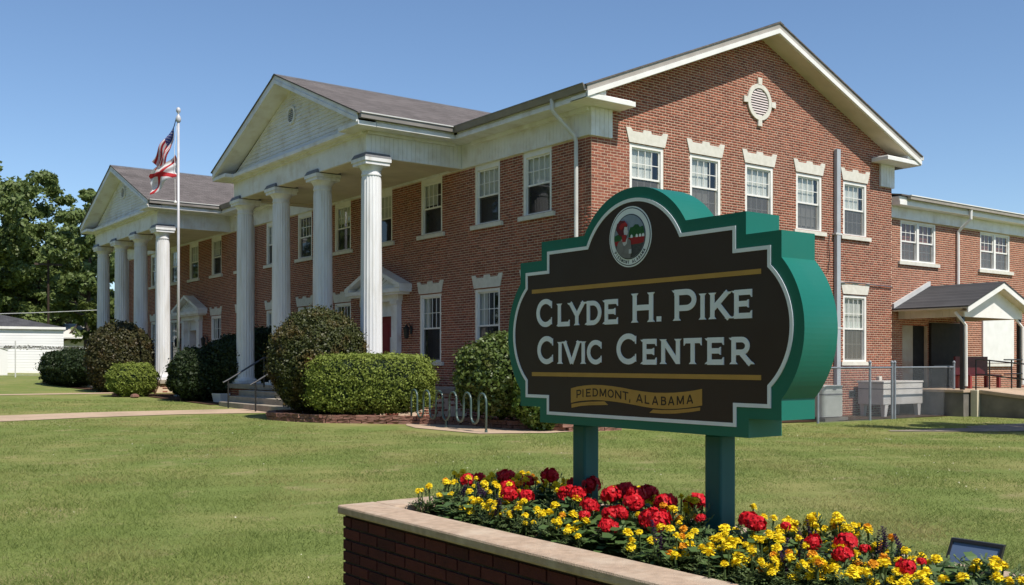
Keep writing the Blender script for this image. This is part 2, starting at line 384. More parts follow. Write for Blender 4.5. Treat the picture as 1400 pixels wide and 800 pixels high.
# ---- windows: one template per size, copied; local x along the wall, local -y outward, origin at sill top centre
def window_template(h, w, cols=4, head=.10, double=False, low=True):
    mb = MB(); hw = w/2; fw = .085
    mb.box(-hw, -hw+fw, .015, .14, 0, h); mb.box(hw-fw, hw, .015, .14, 0, h)
    mb.box(-hw+fw, hw-fw, .017, .138, h-head, h); mb.box(-hw+fw, hw-fw, .017, .138, 0, .05)
    root = mb.build("window", M_trim, BLD)
    units = [(-hw+fw, hw-fw)] if not double else [(-hw+fw, -.06), (.06, hw-fw)]
    if double: MB().box(-.06, .06, .016, .137, .05, h-head).build("mullion", M_trim, root)
    zl, zu = .05, h-head; zm = (zl+zu)/2
    sb, pu, ps, mu = MB(), MB(), MB(), MB()
    for a, b in units:
        st = .038
        for (z0, z1, y0) in ((zm-.02, zu, .055), (zl, zm+.02, .09)):
            sb.box(a, a+st, y0, y0+.033, z0, z1); sb.box(b-st, b, y0, y0+.033, z0, z1)
            sb.box(a+st, b-st, y0+.001, y0+.032, z0, z0+.045); sb.box(a+st, b-st, y0+.001, y0+.032, z1-.04, z1)
            if y0 > .08 and not low: continue
            for k in range(1, cols):
                x = a+st+(b-a-2*st)*k/cols; mu.box(x-.009, x+.009, y0+.004, y0+.024, z0+.045, z1-.04)
            zc = (z0+z1)/2; mu.box(a+st, b-st, y0+.006, y0+.022, zc-.009, zc+.009)
        pu.quad((a+.02, .073, zm), (b-.02, .073, zm), (b-.02, .073, zu), (a+.02, .073, zu))
        ps.quad((a+.02, .082, zl), (b-.02, .082, zl), (b-.02, .082, zm), (a+.02, .082, zm))
    sb.build("sash", M_trim, root); mu.build("muntins", M_trim, root)
    pu.build("pane", M_glass, root); ps.build("screen", M_glass_s if low else M_glass_d, root)
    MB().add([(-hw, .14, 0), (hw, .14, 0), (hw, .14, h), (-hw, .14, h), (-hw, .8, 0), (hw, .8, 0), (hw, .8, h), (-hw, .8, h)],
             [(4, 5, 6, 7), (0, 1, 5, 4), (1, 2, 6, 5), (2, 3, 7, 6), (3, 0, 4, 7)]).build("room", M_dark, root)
    return root, hw, h
def add_blind(root, hw, h, frac, width=1.0):
    top = h-.1; z0 = top-(h-.15)*frac; x1 = -hw+.1+(2*hw-.2)*width
    mb = MB(); n = 14
    for k in range(n):
        a = -hw+.1+(x1+hw-.1)*k/n; b = -hw+.1+(x1+hw-.1)*(k+1)/n
        mb.quad((a, .127+.008*(k % 2), z0), (b, .127+.008*((k+1) % 2), z0), (b, .127+.008*((k+1) % 2), top), (a, .127+.008*(k % 2), top))
    mb.build("blind", M_blind, root)
def lintel_sub(root, h):
    P = [(-.60, 0), (.60, 0), (.71, .35), (.54, .35), (.49, .275), (.145, .275), (.125, .345), (-.125, .345), (-.145, .275), (-.49, .275), (-.54, .35), (-.71, .35)]
    MB().prism([(u, v+h+.002) for u, v in P], lambda u, v, d: (u, d, v), -.022, .06).build("lintel", M_lime, root)
def sill_sub(root, hw, m=M_lime, t=.11): MB().box(-hw-.15, hw+.15, -.07, .1, -t, -.002).build("sill", m, root)
def place_window(tpl, loc, rz, first):
    o = tpl if first else copy_tree(tpl, BLD)
    o.location = loc; o.rotation_euler = (0, 0, rz); return o
def window_set(spots, h, w, rz, fn, lintel, blinds, **kw):
    for i, (u, z) in enumerate(spots):
        bf, bw = blinds[i % len(blinds)]
        key = (h, w, lintel, bf, bw, kw.get("head", .1), kw.get("double", False))
        if key not in WT:
            root, hw, hh = window_template(h, w, **kw)
            if bf: add_blind(root, hw, hh, bf, bw)
            if lintel: lintel_sub(root, hh)
            sill_sub(root, hw); WT[key] = root; first = True
        else: first = False
        place_window(WT[key], fn(u, z, 0), rz, first)
WT = {}
window_set([(u, Z2a) for u in G5], Z2b-Z2a, 2*HW, 0, gab, True, [(.5, .78), (.95, .72), (.5, 1.0), (.93, .9), (.55, .8)])
window_set([(u, Z1a) for u in G5], Z1b-Z1a, 2*HW, 0, gab, True, [(0, 1), (.5, 1), (0, 1)])
window_set([(u, Z2a) for u in F2], Z2b-Z2a+.02, 2*HW, -pi/2, fac, False, [(.5, 1), (.55, 1), (.45, .6), (.5, 1), (.4, 1), (0, 1)], head=.15, low=False)
window_set([(u, Z1a) for u in F1], Z1b-Z1a, 2*HW, -pi/2, fac, True, [(0, 1), (.96, .35), (.5, .3)], head=.1, low=False)

# ---- doors with their surrounds
M_notice = mat("paper_notice", (.62, .60, .60), (.55, .53, .54), rough=.8, scale=20, stretch=(1, 2, 14))
def lantern(y, z):
    l = MB(); X = -.18
    o = l.box(-.03, -.001, y-.05, y+.05, z+.08, z+.32).build("wall_lantern", M_black, BLD)
    MB().tube([(-.03, y, z+.26), (-.1, y, z+.4), (-.18, y, z+.36)], .012, 6).build("bracket", M_black, o)
    MB().lathe([(.03, 0), (.075, .03), (.1, .28), (.12, .3), (.05, .37), (.01, .42)], 6, (X, y, z-.06)).build("lantern_cage", M_black, o)
def door(yc):
    s = MB()
    for sgn in (-1, 1):
        s.box(-.16, .02, yc+sgn*.78, yc+sgn*1.12, .951, 3.45)
        s.box(-.185, .02, yc+sgn*.76, yc+sgn*1.14, .951, 1.15); s.box(-.2, .02, yc+sgn*.75, yc+sgn*1.15, 3.4, 3.5)
    s.box(-.17, .02, yc-1.2, yc+1.2, 3.5, 3.74)
    root = s.build("entrance", M_white, BLD, bevel=.006)
    r = MB(); J = .5 if yc > 15 else .28; D0 = J-.06
    r.box(.02, J, yc-.95, yc-.55, .952, 3.6); r.box(.02, J, yc+.55, yc+.95, .952, 3.6)
    r.box(.06, J-.01, yc-.55, yc+.55, 3.12, 3.7); r.box(.03, .1, yc-.55, yc+.55, 3.06, 3.12)
    r.build("jamb", M_white, root)
    p = MB(); p.box(-.42, .0, yc-1.72, yc+1.72, 3.742, 3.86); p.box(-.36, .0, yc-1.6, yc+1.6, 3.68, 3.742)
    for sgn in (-1, 1):
        P = [(yc+sgn*1.74, 3.86), (yc+sgn*1.74, 3.97), (yc, 4.60), (yc, 4.48), (yc+sgn*1.45, 3.95), (yc+sgn*1.45, 3.86)]
        p.prism(P, lambda u, v, d: (-d, u, v), .44, 0.0)
    p.build("pediment", M_white, root)
    t = MB(); t.prism([(yc-1.5, 3.86), (yc+1.5, 3.86), (yc, 4.46)], lambda u, v, d: (-d, u, v), .2, .03); t.build("tympanum", M_white, root)
    f = MB()
    for k in range(9):
        a = pi*(.1+.8*k/8); c_, s_ = cos(a), sin(a)*.62
        q = [(yc+c_*.3-.02*s_, 3.9+s_*.3), (yc+c_*.3+.02*s_, 3.9+s_*.3), (yc+c_*.78+.055*s_*1.2, 3.9+s_*.66+.01), (yc+c_*.78-.055*s_*1.2, 3.9+s_*.66+.01)]
        f.add([(-.203, a_, b_) for a_, b_ in q], [(0, 1, 2, 3)])
    f.build("fanlight_slots", M_lead, root)
    d = MB().box(D0, D0+.05, yc-.55, yc+.55, .952, 3.06)
    dr = d.build("door", M_door, BLD, bevel=.004)
    pn = MB()
    for a, b in ((1.1, 1.75), (1.95, 2.85)):
        for c, e in ((-.45, -.06), (.06, .45)): pn.box(D0-.01, D0+.005, yc+c, yc+e, a, b)
    pn.build("door_panels", M_door, dr, bevel=.006)
    MB().tube([(D0-.04, yc+.44, 1.9), (D0-.04, yc+.44, 2.1)], .015, 6).build("handle", M_black, dr)
    if yc < 15: MB().box(D0-.016, D0-.011, yc-.5, yc-.08, 1.95, 2.42).build("notice", M_notice, dr)
    for y in (yc-1.72, yc+1.72): lantern(y, 2.4)
for yc in DOORS: door(yc)

# ---- frieze of upright boards
def boards(u0, u1, z0, z1, fn, d0, d1, name="frieze", m=M_white, bw=.135, along=None):
    mb = MB(); mb.hexa([fn(u0, z0, d0), fn(u1, z0, d0), fn(u1, z0, d0-.05), fn(u0, z0, d0-.05), fn(u0, z1, d0), fn(u1, z1, d0), fn(u1, z1, d0-.05), fn(u0, z1, d0-.05)])
    n = max(1, round((u1-u0)/bw)); s = (u1-u0)/n
    for k in range(n):
        a, b = u0+k*s+.004, u0+(k+1)*s-.004
        mb.hexa([fn(a, z0+.004, d1), fn(b, z0+.004, d1), fn(b, z0+.004, d0), fn(a, z0+.004, d0), fn(a, z1-.004, d1), fn(b, z1-.004, d1), fn(b, z1-.004, d0), fn(a, z1-.004, d0)])
    return tag(mb.build(name, m, BLD), kind="stuff")
for a, b in ((.0, 5.34), (14.36, 22.24), (31.36, LEN)): boards(a, b, 6.95, 7.6, fac, .05, .062)
boards(5.34, 14.36, 6.95, 7.6, fac, .05, .062); boards(22.24, 31.36, 6.95, 7.6, fac, .05, .062)
boards(-.062, .61, 6.93, 7.6, gab, .05, .064); boards(11.46, WID+.06, 6.93, 7.6, gab, .05, .064)
# ---- eaves along the front
for a, b in ((-.545, 4.75), (14.95, 21.75), (31.85, 37.1)):
    c_ = MB(); gt = MB(); lip = MB()
    c_.box(-.62, 0, a-(.6 if a > 0 else 0), b+.6, 7.6, 7.72); c_.box(-.60, -.5, a, b, 7.72, 7.9); c_.box(-.15, -.055, max(a, 0), b, 7.5, 7.6)
    gt.hexa([(-.70, a-.02, 7.76), (-.62, a-.02, 7.76), (-.62, b, 7.76), (-.70, b, 7.76), (-.75, a-.02, 7.9), (-.62, a-.02, 7.9), (-.62, b, 7.9), (-.75, b, 7.9)])
    lip.box(-.765, -.735, a-.02, b, 7.9, 7.92)
    c_.build("cornice", M_white, BLD, bevel=.01); lip.build("gutter_lip", M_gutter, gt.build("gutter", M_gutter, BLD))
# ---- gable end: returns, rakes, roof
for a, b in ((-.64, .87), (11.03, 12.72)):
    ret = MB(); ret.box(a, b, -.58, -.02, 7.603, 7.723); ret.box(a+.05, b-.06, -.53, -.03, 7.722, 7.75); ret.box(*((-.55, -.02) if a < 0 else (12.13, 12.62)), -.54, .3, 7.75, 7.9); ret.build("cornice_return", M_trim, BLD, bevel=.012)
SL = .405; RZ = 10.63; XC = 6.055
rl = lambda x, dz: RZ-abs(x-XC)*SL+dz
def rake_board(name, m, y0, y1, t0, t1):
    for xe in (-.64, 12.75): MB().prism([(xe, rl(xe, t0)), (XC, rl(XC, t0)), (XC, rl(XC, t1)), (xe, rl(xe, t1))], lambda u, v, d: (u, d, v), y0, y1).build(name, m, BLD)
rake_board("rake_board", M_grayboard, -.595, -.55, -.035, -.17); rake_board("rake_moulding", M_trim, -.615, -.55, -.172, -.295)
rake_board("rake_soffit", M_soffit, -.548, .012, -.285, -.31)
def gable_roof(name, m, xe0, xe1, xc, rz, sl, y0, y1, fn, t=.035):
    mb = MB(); z = lambda x: rz-abs(x-xc)*sl
    mb.prism([(xe0, z(xe0)), (xc, rz), (xe1, z(xe1)), (xe1, z(xe1)-t), (xc, rz-t), (xe0, z(xe0)-t)], fn, y0, y1)
    return mb.build(name, m, BLD)
gable_roof("roof", M_shingle_y, -.70, 12.80, XC, RZ, SL, -.625, 37.2, lambda u, v, d: (u, d, v))
rb = MB(); 
for s in (-1, 1): rb.prism([(XC, RZ+.012), (XC+s*.16, RZ-.055), (XC+s*.16, RZ-.068), (XC, RZ-.002)], lambda u, v, d: (u, d, v), -.63, 37.2)
rb.build("ridge_cap", M_lead, BLD)
g2 = MB(); g2.box(12.74, 12.87, -.6, 4, 7.78, 7.9); g2.box(12.7, 12.74, -.6, 4, 7.6, 7.85); g2.build("gutter", M_galv, BLD)
# ---- round louvred vent in the gable
def round_vent(u, z, r, fn, R, keys, m_ring, m_l, nl):
    mb = MB(); n = 40
    for k in range(n):
        a, b = 2*pi*k/n, 2*pi*(k+1)/n
        q = [(u+r*cos(a), z+r*sin(a)), (u+R*cos(a), z+R*sin(a)), (u+R*cos(b), z+R*sin(b)), (u+r*cos(b), z+r*sin(b))]
        mb.hexa([fn(*p, .003) for p in q]+[fn(*p, .05) for p in q])
    if keys:
        for k in range(4):
            a = k*pi/2; ca, sa = cos(a), sin(a); T, W = R+.16, .085
            q = [(R-.02, -W*.8), (T, -W), (T, W), (R-.02, W*.8)]
            q = [(u+p*ca-s*sa, z+p*sa+s*ca) for p, s in q]; mb.hexa([fn(*p, .002) for p in q]+[fn(*p, .058) for p in q])
    ring = mb.build("vent", m_ring, BLD)
    bk = MB(); bk.add([fn(u+r*cos(2*pi*k/n), z+r*sin(2*pi*k/n), .0045) for k in range(n)], [tuple(range(n))]); bk.build("vent_backing", M_lead, ring)
    for k in range(nl):
        zz = -r+(k+.5)*2*r/nl; wd = sqrt(max(0, r*r-(abs(zz)+r/nl*.5)**2))
        if wd < .04: continue
        h = 2*r/nl
        MB().hexa([fn(u-wd, z+zz-h*.5, .036), fn(u+wd, z+zz-h*.5, .036), fn(u+wd, z+zz-h*.5, .028), fn(u-wd, z+zz-h*.5, .028),
                   fn(u-wd, z+zz+h*.25, .012), fn(u+wd, z+zz+h*.25, .012), fn(u+wd, z+zz+h*.25, .006), fn(u-wd, z+zz+h*.25, .006)]).build("louvre", m_l, ring)
M_louv = mat("louvre_paint", (.60, .52, .50), (.52, .45, .43), rough=.6, scale=4)
round_vent(5.94, 8.61, .37, gab, .485, True, M_lime, M_louv, 11)

# ---- porticos
def fluted(r0, r1, z0, z1, nf=20, seg=4, rings=9):
    V = []; F = []; N = nf*seg
    for i in range(rings):
        t = i/(rings-1); r = r0+(r1-r0)*(t**1.4); z = z0+(z1-z0)*t
        for k in range(N):
            ph = (k % seg)/seg; a = 2*pi*k/N; fl = .0 if ph == 0 else .085*sin(pi*ph)
            if i in (0, rings-1): fl *= .0
            V.append((r*(1-fl)*cos(a), r*(1-fl)*sin(a), z))
    zz = [z0, z0+.06, z0+.14]+[z0+.14+(z1-z0-.28)*k/4 for k in range(1, 4)]+[z1-.14, z1-.06, z1]
    for i in range(rings):
        for k in range(N):
            v = V[i*N+k]; V[i*N+k] = (v[0], v[1], zz[i])
    for i in range(rings-1):
        for k in range(N): F.append((i*N+k, i*N+(k+1) % N, (i+1)*N+(k+1) % N, (i+1)*N+k))
    return V, F
Vc, Fc = fluted(.30, .245, 1.13, 6.5)
ME_shaft = np_mesh("column", Vc, Fc, M_col)
mb = MB(); mb.box(-.38, .38, -.38, .38, .951, 1.03); mb.lathe([(.36, 1.03), (.37, 1.06), (.36, 1.09), (.315, 1.11), (.305, 1.14)], 32)
ME_base = mb.mesh("column_base", M_col)
mb = MB(); mb.lathe([(.245, 6.49), (.265, 6.50), (.265, 6.54), (.25, 6.55), (.25, 6.62), (.30, 6.70), (.335, 6.75)], 32)
mb.box(-.355, .355, -.355, .355, 6.75, 6.835); mb.box(-.385, .385, -.385, .385, 6.836, 6.93)
ME_cap = mb.mesh("capital", M_col)
mb = MB(); mb.hexa([(-.39, -.39, 6.931), (.39, -.39, 6.931), (.39, .39, 6.931), (-.39, .39, 6.931), (-.33, -.33, 7.05), (.36, -.33, 7.05), (.36, .33, 7.05), (-.33, .33, 7.05)])
ME_flash = mb.mesh("capital_flashing", M_lead)
def portico(yc):
    H = 4.5
    zg = gz(-3.3, yc)-.25
    MB().box(-3.25, -.03, yc-4.8, yc+4.8, .80, .95).build("porch_floor", M_conc, BLD, bevel=.01)
    pf = lambda u, z, d: (-3.18-d, u, z)
    MB().box(-3.165, -.03, yc-4.72, yc+4.72, zg, .80).build("porch_base", M_mortar, BLD)
    brick_mesh(brick_list(yc-4.72, yc+4.72, .8-14*COURSE, .80, [], seed=9), pf, "brickwork", M_brick, BLD)
    ps = lambda u, z, d: (u, yc-4.72-d, z)
    brick_mesh(brick_list(-3.18, -.05, .8-14*COURSE, .80, [], seed=10), ps, "brickwork", M_brick, BLD)
    z0 = gz(-4.2, yc); rise = (.95-z0)/4
    for k in range(3):
        MB().box(-4.2+.32*k, -3.19, yc-2.7, yc+2.7, z0-.1, z0+rise*(k+1)-.0015*k).build("step", M_conc, BLD, bevel=.012)
    for k in range(4):
        y = yc-4.25+k*2.833
        c = new_obj("column", ME_shaft, BLD, (-2.72, y, 0))
        new_obj("column_base", ME_base, c); new_obj("capital", ME_cap, c); new_obj("capital_flashing", ME_flash, c)
    # beam faced with boards
    bf = lambda u, z, d: (-3.0-d, u, z)
    boards(yc-H-.010, yc+H+.010, 6.955, 7.6, bf, .0, .012)
    for s in (-1, 1):
        bs = (lambda u, z, d: (u, yc-H-d, z)) if s < 0 else (lambda u, z, d: (-u-3.06, yc+H+d, z))
        boards(-2.9995, -.065, 6.955, 7.6, bs, .0, .012)
    b = MB(); b.box(-2.949, -2.45, yc-4.449, yc+4.449, 6.957, 7.4)
    for s in (-1, 1): b.box(-2.449, -.066, yc+s*4.449, yc+s*4.0, 6.957, 7.4)
    b.build("beam", M_soffit, BLD)
    MB().box(-2.45, -.07, yc-4.0, yc+4.0, 7.0, 7.03).build("porch_ceiling", M_soffit, BLD)
    # cornice
    MB().box(-3.27, -3.01, yc-3.95, yc+3.95, 7.6, 7.715).build("cornice", M_white, BLD, bevel=.01)
    for s in (-1, 1):
        c = MB(); c.box(-3.53, -3.01, yc+s*3.952, yc+s*5.05, 7.601, 7.718); c.box(-3.0, -.63, yc+s*4.5, yc+s*5.05, 7.602, 7.717)
        c.box(-3.0, -.63, yc+s*4.93, yc+s*5.02, 7.716, 7.9); c.build("cornice", M_white, BLD, bevel=.01)
    MB().box(-3.1, -3.01, yc-4.4, yc+4.4, 7.53, 7.6).build("bed_moulding", M_white, BLD)
    for s in (-1, 1): MB().box(-3.0, -.3, yc+s*4.52, yc+s*4.6, 7.53, 7.6).build("bed_moulding", M_white, BLD)
    for s in (-1, 1):
        gl = MB(); y0, y1 = yc+s*5.03, yc+s*5.15
        gl.box(-3.5, -.64, y0, y1, 7.765, 7.885); g_ = gl.build("gutter", M_gutter, BLD)
        MB().box(-3.5, -.62, yc+s*5.025, yc+s*5.18, 7.886, 7.915).build("gutter_lip", M_galv, g_)
    # pediment
    PZ = 10.0; S = .41; zt = lambda y, dz: PZ-abs(y-yc)*S+dz
    MB().prism([(yc-4.6, 7.72), (yc+4.6, 7.72), (yc+4.6, 7.73), (yc, 9.73), (yc-4.6, 7.73)], lambda u, v, d: (d, u, v), -2.99, -2.9).build("tympanum", M_white, BLD)
    sd_ = MB(); z = 7.72
    while z < 9.6:
        hw0 = max(0, (9.735-z)/S-.28); hw1 = max(0, (9.735-z-.115)/S-.28)
        if hw0 > .1:
            sd_.add([(-3.018, yc-hw0, z), (-3.018, yc+hw0, z), (-2.985, yc+hw0, z), (-2.985, yc-hw0, z), (-2.998, yc-hw1, z+.115), (-2.998, yc+hw1, z+.115), (-2.985, yc+hw1, z+.115), (-2.985, yc-hw1, z+.115)],
                    [(0,3,2,1),(4,5,6,7),(0,1,5,4),(1,2,6,5),(2,3,7,6),(3,0,4,7)])
        z += .115
    tag(sd_.build("clapboard_siding", M_white, BLD), kind="stuff")
    pv = lambda u, z, d: (-3.01-d, u, z)
    round_vent(yc, 8.88, .20, pv, .27, False, M_white, M_galv, 7)
    for nm, m, x0, x1, t0, t1 in (("rake_board", M_white, -3.545, -3.50, -.035, -.16), ("rake_moulding", M_white, -3.56, -3.50, -.162, -.27), ("rake_soffit", M_white, -3.50, -2.97, -.255, -.28)):
        for s in (-1, 1): MB().prism([(yc+s*5.0, zt(yc+s*5.0, t0)), (yc, PZ+t0), (yc, PZ+t1), (yc+s*5.0, zt(yc+s*5.0, t1))], lambda u, v, d: (d, u, v), x0, x1).build(nm, m, BLD)
    gable_roof("roof", M_shingle_x, yc-5.1, yc+5.1, yc, PZ, S, -3.575, 4.6, lambda u, v, d: (d, u, v))
    r = MB()
    for s in (-1, 1): r.prism([(yc, PZ+.012), (yc+s*.16, PZ-.055), (yc+s*.16, PZ-.068), (yc, PZ-.002)], lambda u, v, d: (d, u, v), -3.58, 4.5)
    r.build("ridge_cap", M_lead, BLD)
for yc in (9.85, 26.8): portico(yc)
# ---- downspouts and services
def pipe(name, pts, r, m, n=8): return MB().tube(pts, r, n).build(name, m, BLD)
pipe("downspout", [(-.68, .62, 7.8), (-.68, .62, 7.55), (-.60, .60, 7.45), (-.16, .44, 6.98), (-.11, .42, 6.85), (-.11, .42, .3)], .05, M_galv)
pipe("downspout", [(-.68, 19.9, 7.8), (-.68, 19.9, 7.55), (-.16, 19.75, 6.98), (-.11, 19.75, 6.85), (-.11, 19.75, .5)], .055, M_galv)
pipe("downspout", [(-.68, 36.3, 7.8), (-.11, 36.3, 6.9), (-.11, 36.3, .5)], .055, M_galv)
dk = MB(); dk.box(9.21, 9.385, -.13, -.02, .0, 7.76); dk.build("duct", mat("duct_metal", (.42, .45, .48), (.34, .37, .40), rough=.5, scale=2, spec=.4), BLD, bevel=.01)
st_ = MB()
for z in (5.3, 2.6): st_.box(9.15, 9.44, -.14, -.005, z, z+.05)
st_.build("duct_strap", M_galv, BLD)
fv = MB().box(9.95, 10.25, -.02, -.002, .62, .82).build("foundation_vent", M_lead, BLD)
for k in range(5): MB().box(9.965+.057*k, 10.007+.057*k, -.03, -.0205, .64, .80).build("vent_slot", M_black, fv)
MB().box(11.32, 11.46, -.1, -.002, 1.04, 1.22).build("outlet_box", M_lime, BLD, bevel=.006)
pipe("conduit", [(9.42, -.05, 3.93), (9.9, -.045, 3.97), (12.05, -.045, 3.93), (12.08, -.045, 3.9)], .018, M_lead, 6)
pipe("hanging_cable", [(9.0, -.03, 5.3), (8.93, -.05, 5.0), (8.97, -.05, 4.6), (8.9, -.04, 4.2)], .012, M_black, 5)

# ---- rear wing to the right
wo = [(12.77, 14.74, 4.78, 6.05), (17.46, 19.42, 4.78, 6.05), (12.87, 14.27, .84, 2.82)]
mortar_sheet(12.1, 24, -.1, 6.1, wo, win_, BLD, "wall", M_mortar)
brick_mesh(brick_list(12.1, 24, -.05, 6.1, wo, seed=12, header_every=6), win_, "brickwork", M_brick_w, BLD)
window_set([(13.755, 4.78), (18.44, 4.78)], 1.27, 1.97, 0, win_, False, [(0, 1)], cols=3, head=.06, double=True)
boards(12.12, 24, 6.07, 6.42, win_, .08, .09, bw=.4)
mb = MB(); mb.box(12.12, 24, -.28, .1, 6.42, 6.55); mb.box(12.12, 24, -.26, .1, 6.552, 6.68); mb.build("cornice", M_trim, BLD, bevel=.01)
mb = MB(); mb.box(12.5, 24, -.40, -.29, 6.60, 6.70); gl = mb.build("gutter", mat("tan_gutter", (.36, .32, .27), (.28, .25, .21), rough=.5), BLD)
MB().box(12.5, 24, -.425, -.285, 6.701, 6.728).build("gutter_lip", M_trim, gl)
MB().hexa([(12.12, -.33, 6.69), (24, -.33, 6.69), (24, 8, 8.1), (12.12, 8, 8.1), (12.12, -.33, 6.73), (24, -.33, 6.73), (24, 8, 8.14), (12.12, 8, 8.14)]).build("roof", M_shingle_y, BLD)
MB().box(12.1, 24, .3, 8, 0, 6.6).build("rear_wall", M_brick_w, BLD)
pipe("downspout", [(16.04, -.34, 6.6), (16.04, -.34, 6.3), (15.98, -.05, 6.02), (15.96, .05, 5.9), (15.96, .05, 3.9)], .05, M_trim)
MB().box(17.55, 19.6, .06, .14, 1.62, 3.12).build("boarded_window", M_trim, BLD, bevel=.01)
MB().box(17.6, 19.5, .04, .1, 1.5, 1.6).build("sill", M_lime, BLD)
dm = mat("weathered_door", (.40, .38, .33), (.30, .24, .18), rough=.7, scale=1.6, c3=(.30, .13, .06), c3scale=1.4, c3amt=.7)
MB().box(12.87, 13.57, .2, .25, .85, 2.8).build("door", dm, BLD)
MB().box(13.575, 14.26, .235, .285, .85, 2.8).build("doorway", M_dark, BLD)
MB().box(14.32, 16.1, .02, .1, .86, 2.9).build("porch_shade_panel", mat("porch_shade_panel", (.03, .024, .02), (.02, .017, .015), rough=.8), BLD)  # dark sheet standing in for the porch's shade on the wing wall
MB().box(14.45, 16.0, -.0, .018, 1.5, 1.55).build("panel_rail", M_lead, BLD)
# side porch
PX0, PX1, PXC = 12.25, 16.3, 14.28
S2 = .385; PR = 4.06; pz = lambda x, dz: PR-abs(x-PXC)*S2+dz
gable_roof("side_porch_roof", M_shingle_g, PX0, PX1, PXC, PR, S2, -2.36, .11, lambda u, v, d: (u, d, v), t=.04)
for xe in (PX0+.02, PX1-.02): MB().prism([(xe, pz(xe, -.042)), (PXC, PR-.042), (PXC, PR-.21), (xe, pz(xe, -.21))], lambda u, v, d: (u, d, v), -2.345, -2.30).build("rake_board", M_trim, BLD)
for xe in (PX0+.1, PX1-.1): MB().prism([(xe, pz(xe, -.19)), (PXC, PR-.19), (PXC, PR-.215), (xe, pz(xe, -.215))], lambda u, v, d: (u, d, v), -2.29, -2.02).build("rake_soffit", M_soffit, BLD)
tri = MB(); tri.prism([(12.6, 2.97), (15.95, 2.97), (15.95, pz(15.95, -.2)), (PXC, PR-.2), (12.6, pz(12.6, -.2))], lambda u, v, d: (u, d, v), -2.05, -2.0); tri.build("gable_panel", M_trim, BLD)
boards(-2.0, .08, 2.97, 3.25, lambda u, z, d: (12.6-d, u, z), .0, .012, bw=.2, m=M_soffit)
boards(-2.0, .08, 2.97, 3.25, lambda u, z, d: (15.95+d, u, z), .0, .012, bw=.2, m=M_soffit)
MB().box(12.56, 15.99, -2.0, .08, 3.26, 3.29).build("porch_ceiling", M_soffit, BLD)
MB().box(12.26, 12.62, -2.3, .08, 3.20, 3.24).build("eave_soffit", M_soffit, BLD)
fl = MB(); fl.prism([(PX0+.02, pz(PX0, .01)), (PXC, PR+.01), (PXC, PR+.15), (PX0+.02, pz(PX0, .15))], lambda u, v, d: (u, d, v), .02, .1); fl.build("roof_flashing", M_galv, BLD)
for x, y in ((12.62, -1.97), (15.9, -1.97)):
    MB().box(x-.05, x+.05, y-.05, y+.05, .84, 2.97).build("porch_post", M_black, BLD)
    pipe("downspout", [(x-.2, y+.1, 3.1), (x-.2, y+.0, 2.98), (x-.02, y-.12, 2.72), (x-.02, y-.13, .95)], .045, M_trim)
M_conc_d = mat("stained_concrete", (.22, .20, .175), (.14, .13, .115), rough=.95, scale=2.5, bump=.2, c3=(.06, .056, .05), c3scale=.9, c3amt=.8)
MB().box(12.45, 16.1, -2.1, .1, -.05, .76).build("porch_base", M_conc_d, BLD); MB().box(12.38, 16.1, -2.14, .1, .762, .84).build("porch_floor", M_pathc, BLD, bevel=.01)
MB().box(12.75, 14.8, -2.35, -2.145, -.05, .835).build("ramp_pier", mat("pale_concrete", (.62, .56, .42), (.54, .48, .36), rough=.9, scale=4, bump=.2), BLD, bevel=.01)
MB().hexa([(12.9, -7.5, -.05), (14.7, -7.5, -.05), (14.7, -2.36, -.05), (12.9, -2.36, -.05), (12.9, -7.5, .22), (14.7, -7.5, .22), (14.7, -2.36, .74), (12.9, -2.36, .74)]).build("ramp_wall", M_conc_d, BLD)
MB().hexa([(12.84, -7.5, .222), (14.76, -7.5, .222), (14.76, -2.36, .742), (12.84, -2.36, .742), (12.84, -7.5, .32), (14.76, -7.5, .32), (14.76, -2.36, .838), (12.84, -2.36, .838)]).build("ramp", M_pathc, BLD)

# ================================================================== SIGN
SX, SYC = -12.0, -14.03
M_sgreen = mat("sign_green_paint", (.005, .148, .108), (.004, .130, .094), rough=.42, scale=2, spec=.4, bump=.06, bscale=14, c3=(.035, .15, .115), c3scale=3, c3amt=.25)
M_spanel = mat("sign_dark_panel", (.042, .029, .025), (.052, .036, .031), rough=.5, scale=1.2, spec=.2, c3=(.05, .042, .040), c3scale=3, c3amt=.5)
M_silver = mat("silver_lettering", (.78, .84, .90), (.70, .76, .83), rough=.4, scale=8, spec=.4)
M_gold = mat("gold_paint", (.46, .27, .065), (.40, .23, .055), rough=.45, scale=9, spec=.4)
M_brownp = mat("sign_brown_print", (.04, .024, .02), rough=.5)
SIGN = thing("sign", "large dark green and black sign reading Clyde H. Pike Civic Center on two posts", "sign", (SX, SYC, .7))
sg = lambda u, v, d: (-d, -u, v-.7)                        # local to the sign: u to the right, v height, d proud of the face
def arc3(p, q, sag, n):
    """points from p to q on a circular arc bulging by sag to the left of p->q"""
    px, py = p; qx, qy = q; mx, my = (px+qx)/2, (py+qy)/2; L = sqrt((qx-px)**2+(qy-py)**2); R = (L*L/4+sag*sag)/(2*sag)
    nx, ny = -(qy-py)/L, (qx-px)/L; cx, cy = mx-nx*(R-sag), my-ny*(R-sag)
    a0 = atan2(py-cy, px-cx); a1 = atan2(qy-cy, qx-cx)
    while a1 > a0+1e-9: a1 -= 2*pi
    if a0-a1 > 2*pi: a1 += 2*pi
    return [(cx+R*cos(a0+(a1-a0)*k/n), cy+R*sin(a0+(a1-a0)*k/n)) for k in range(n+1)]
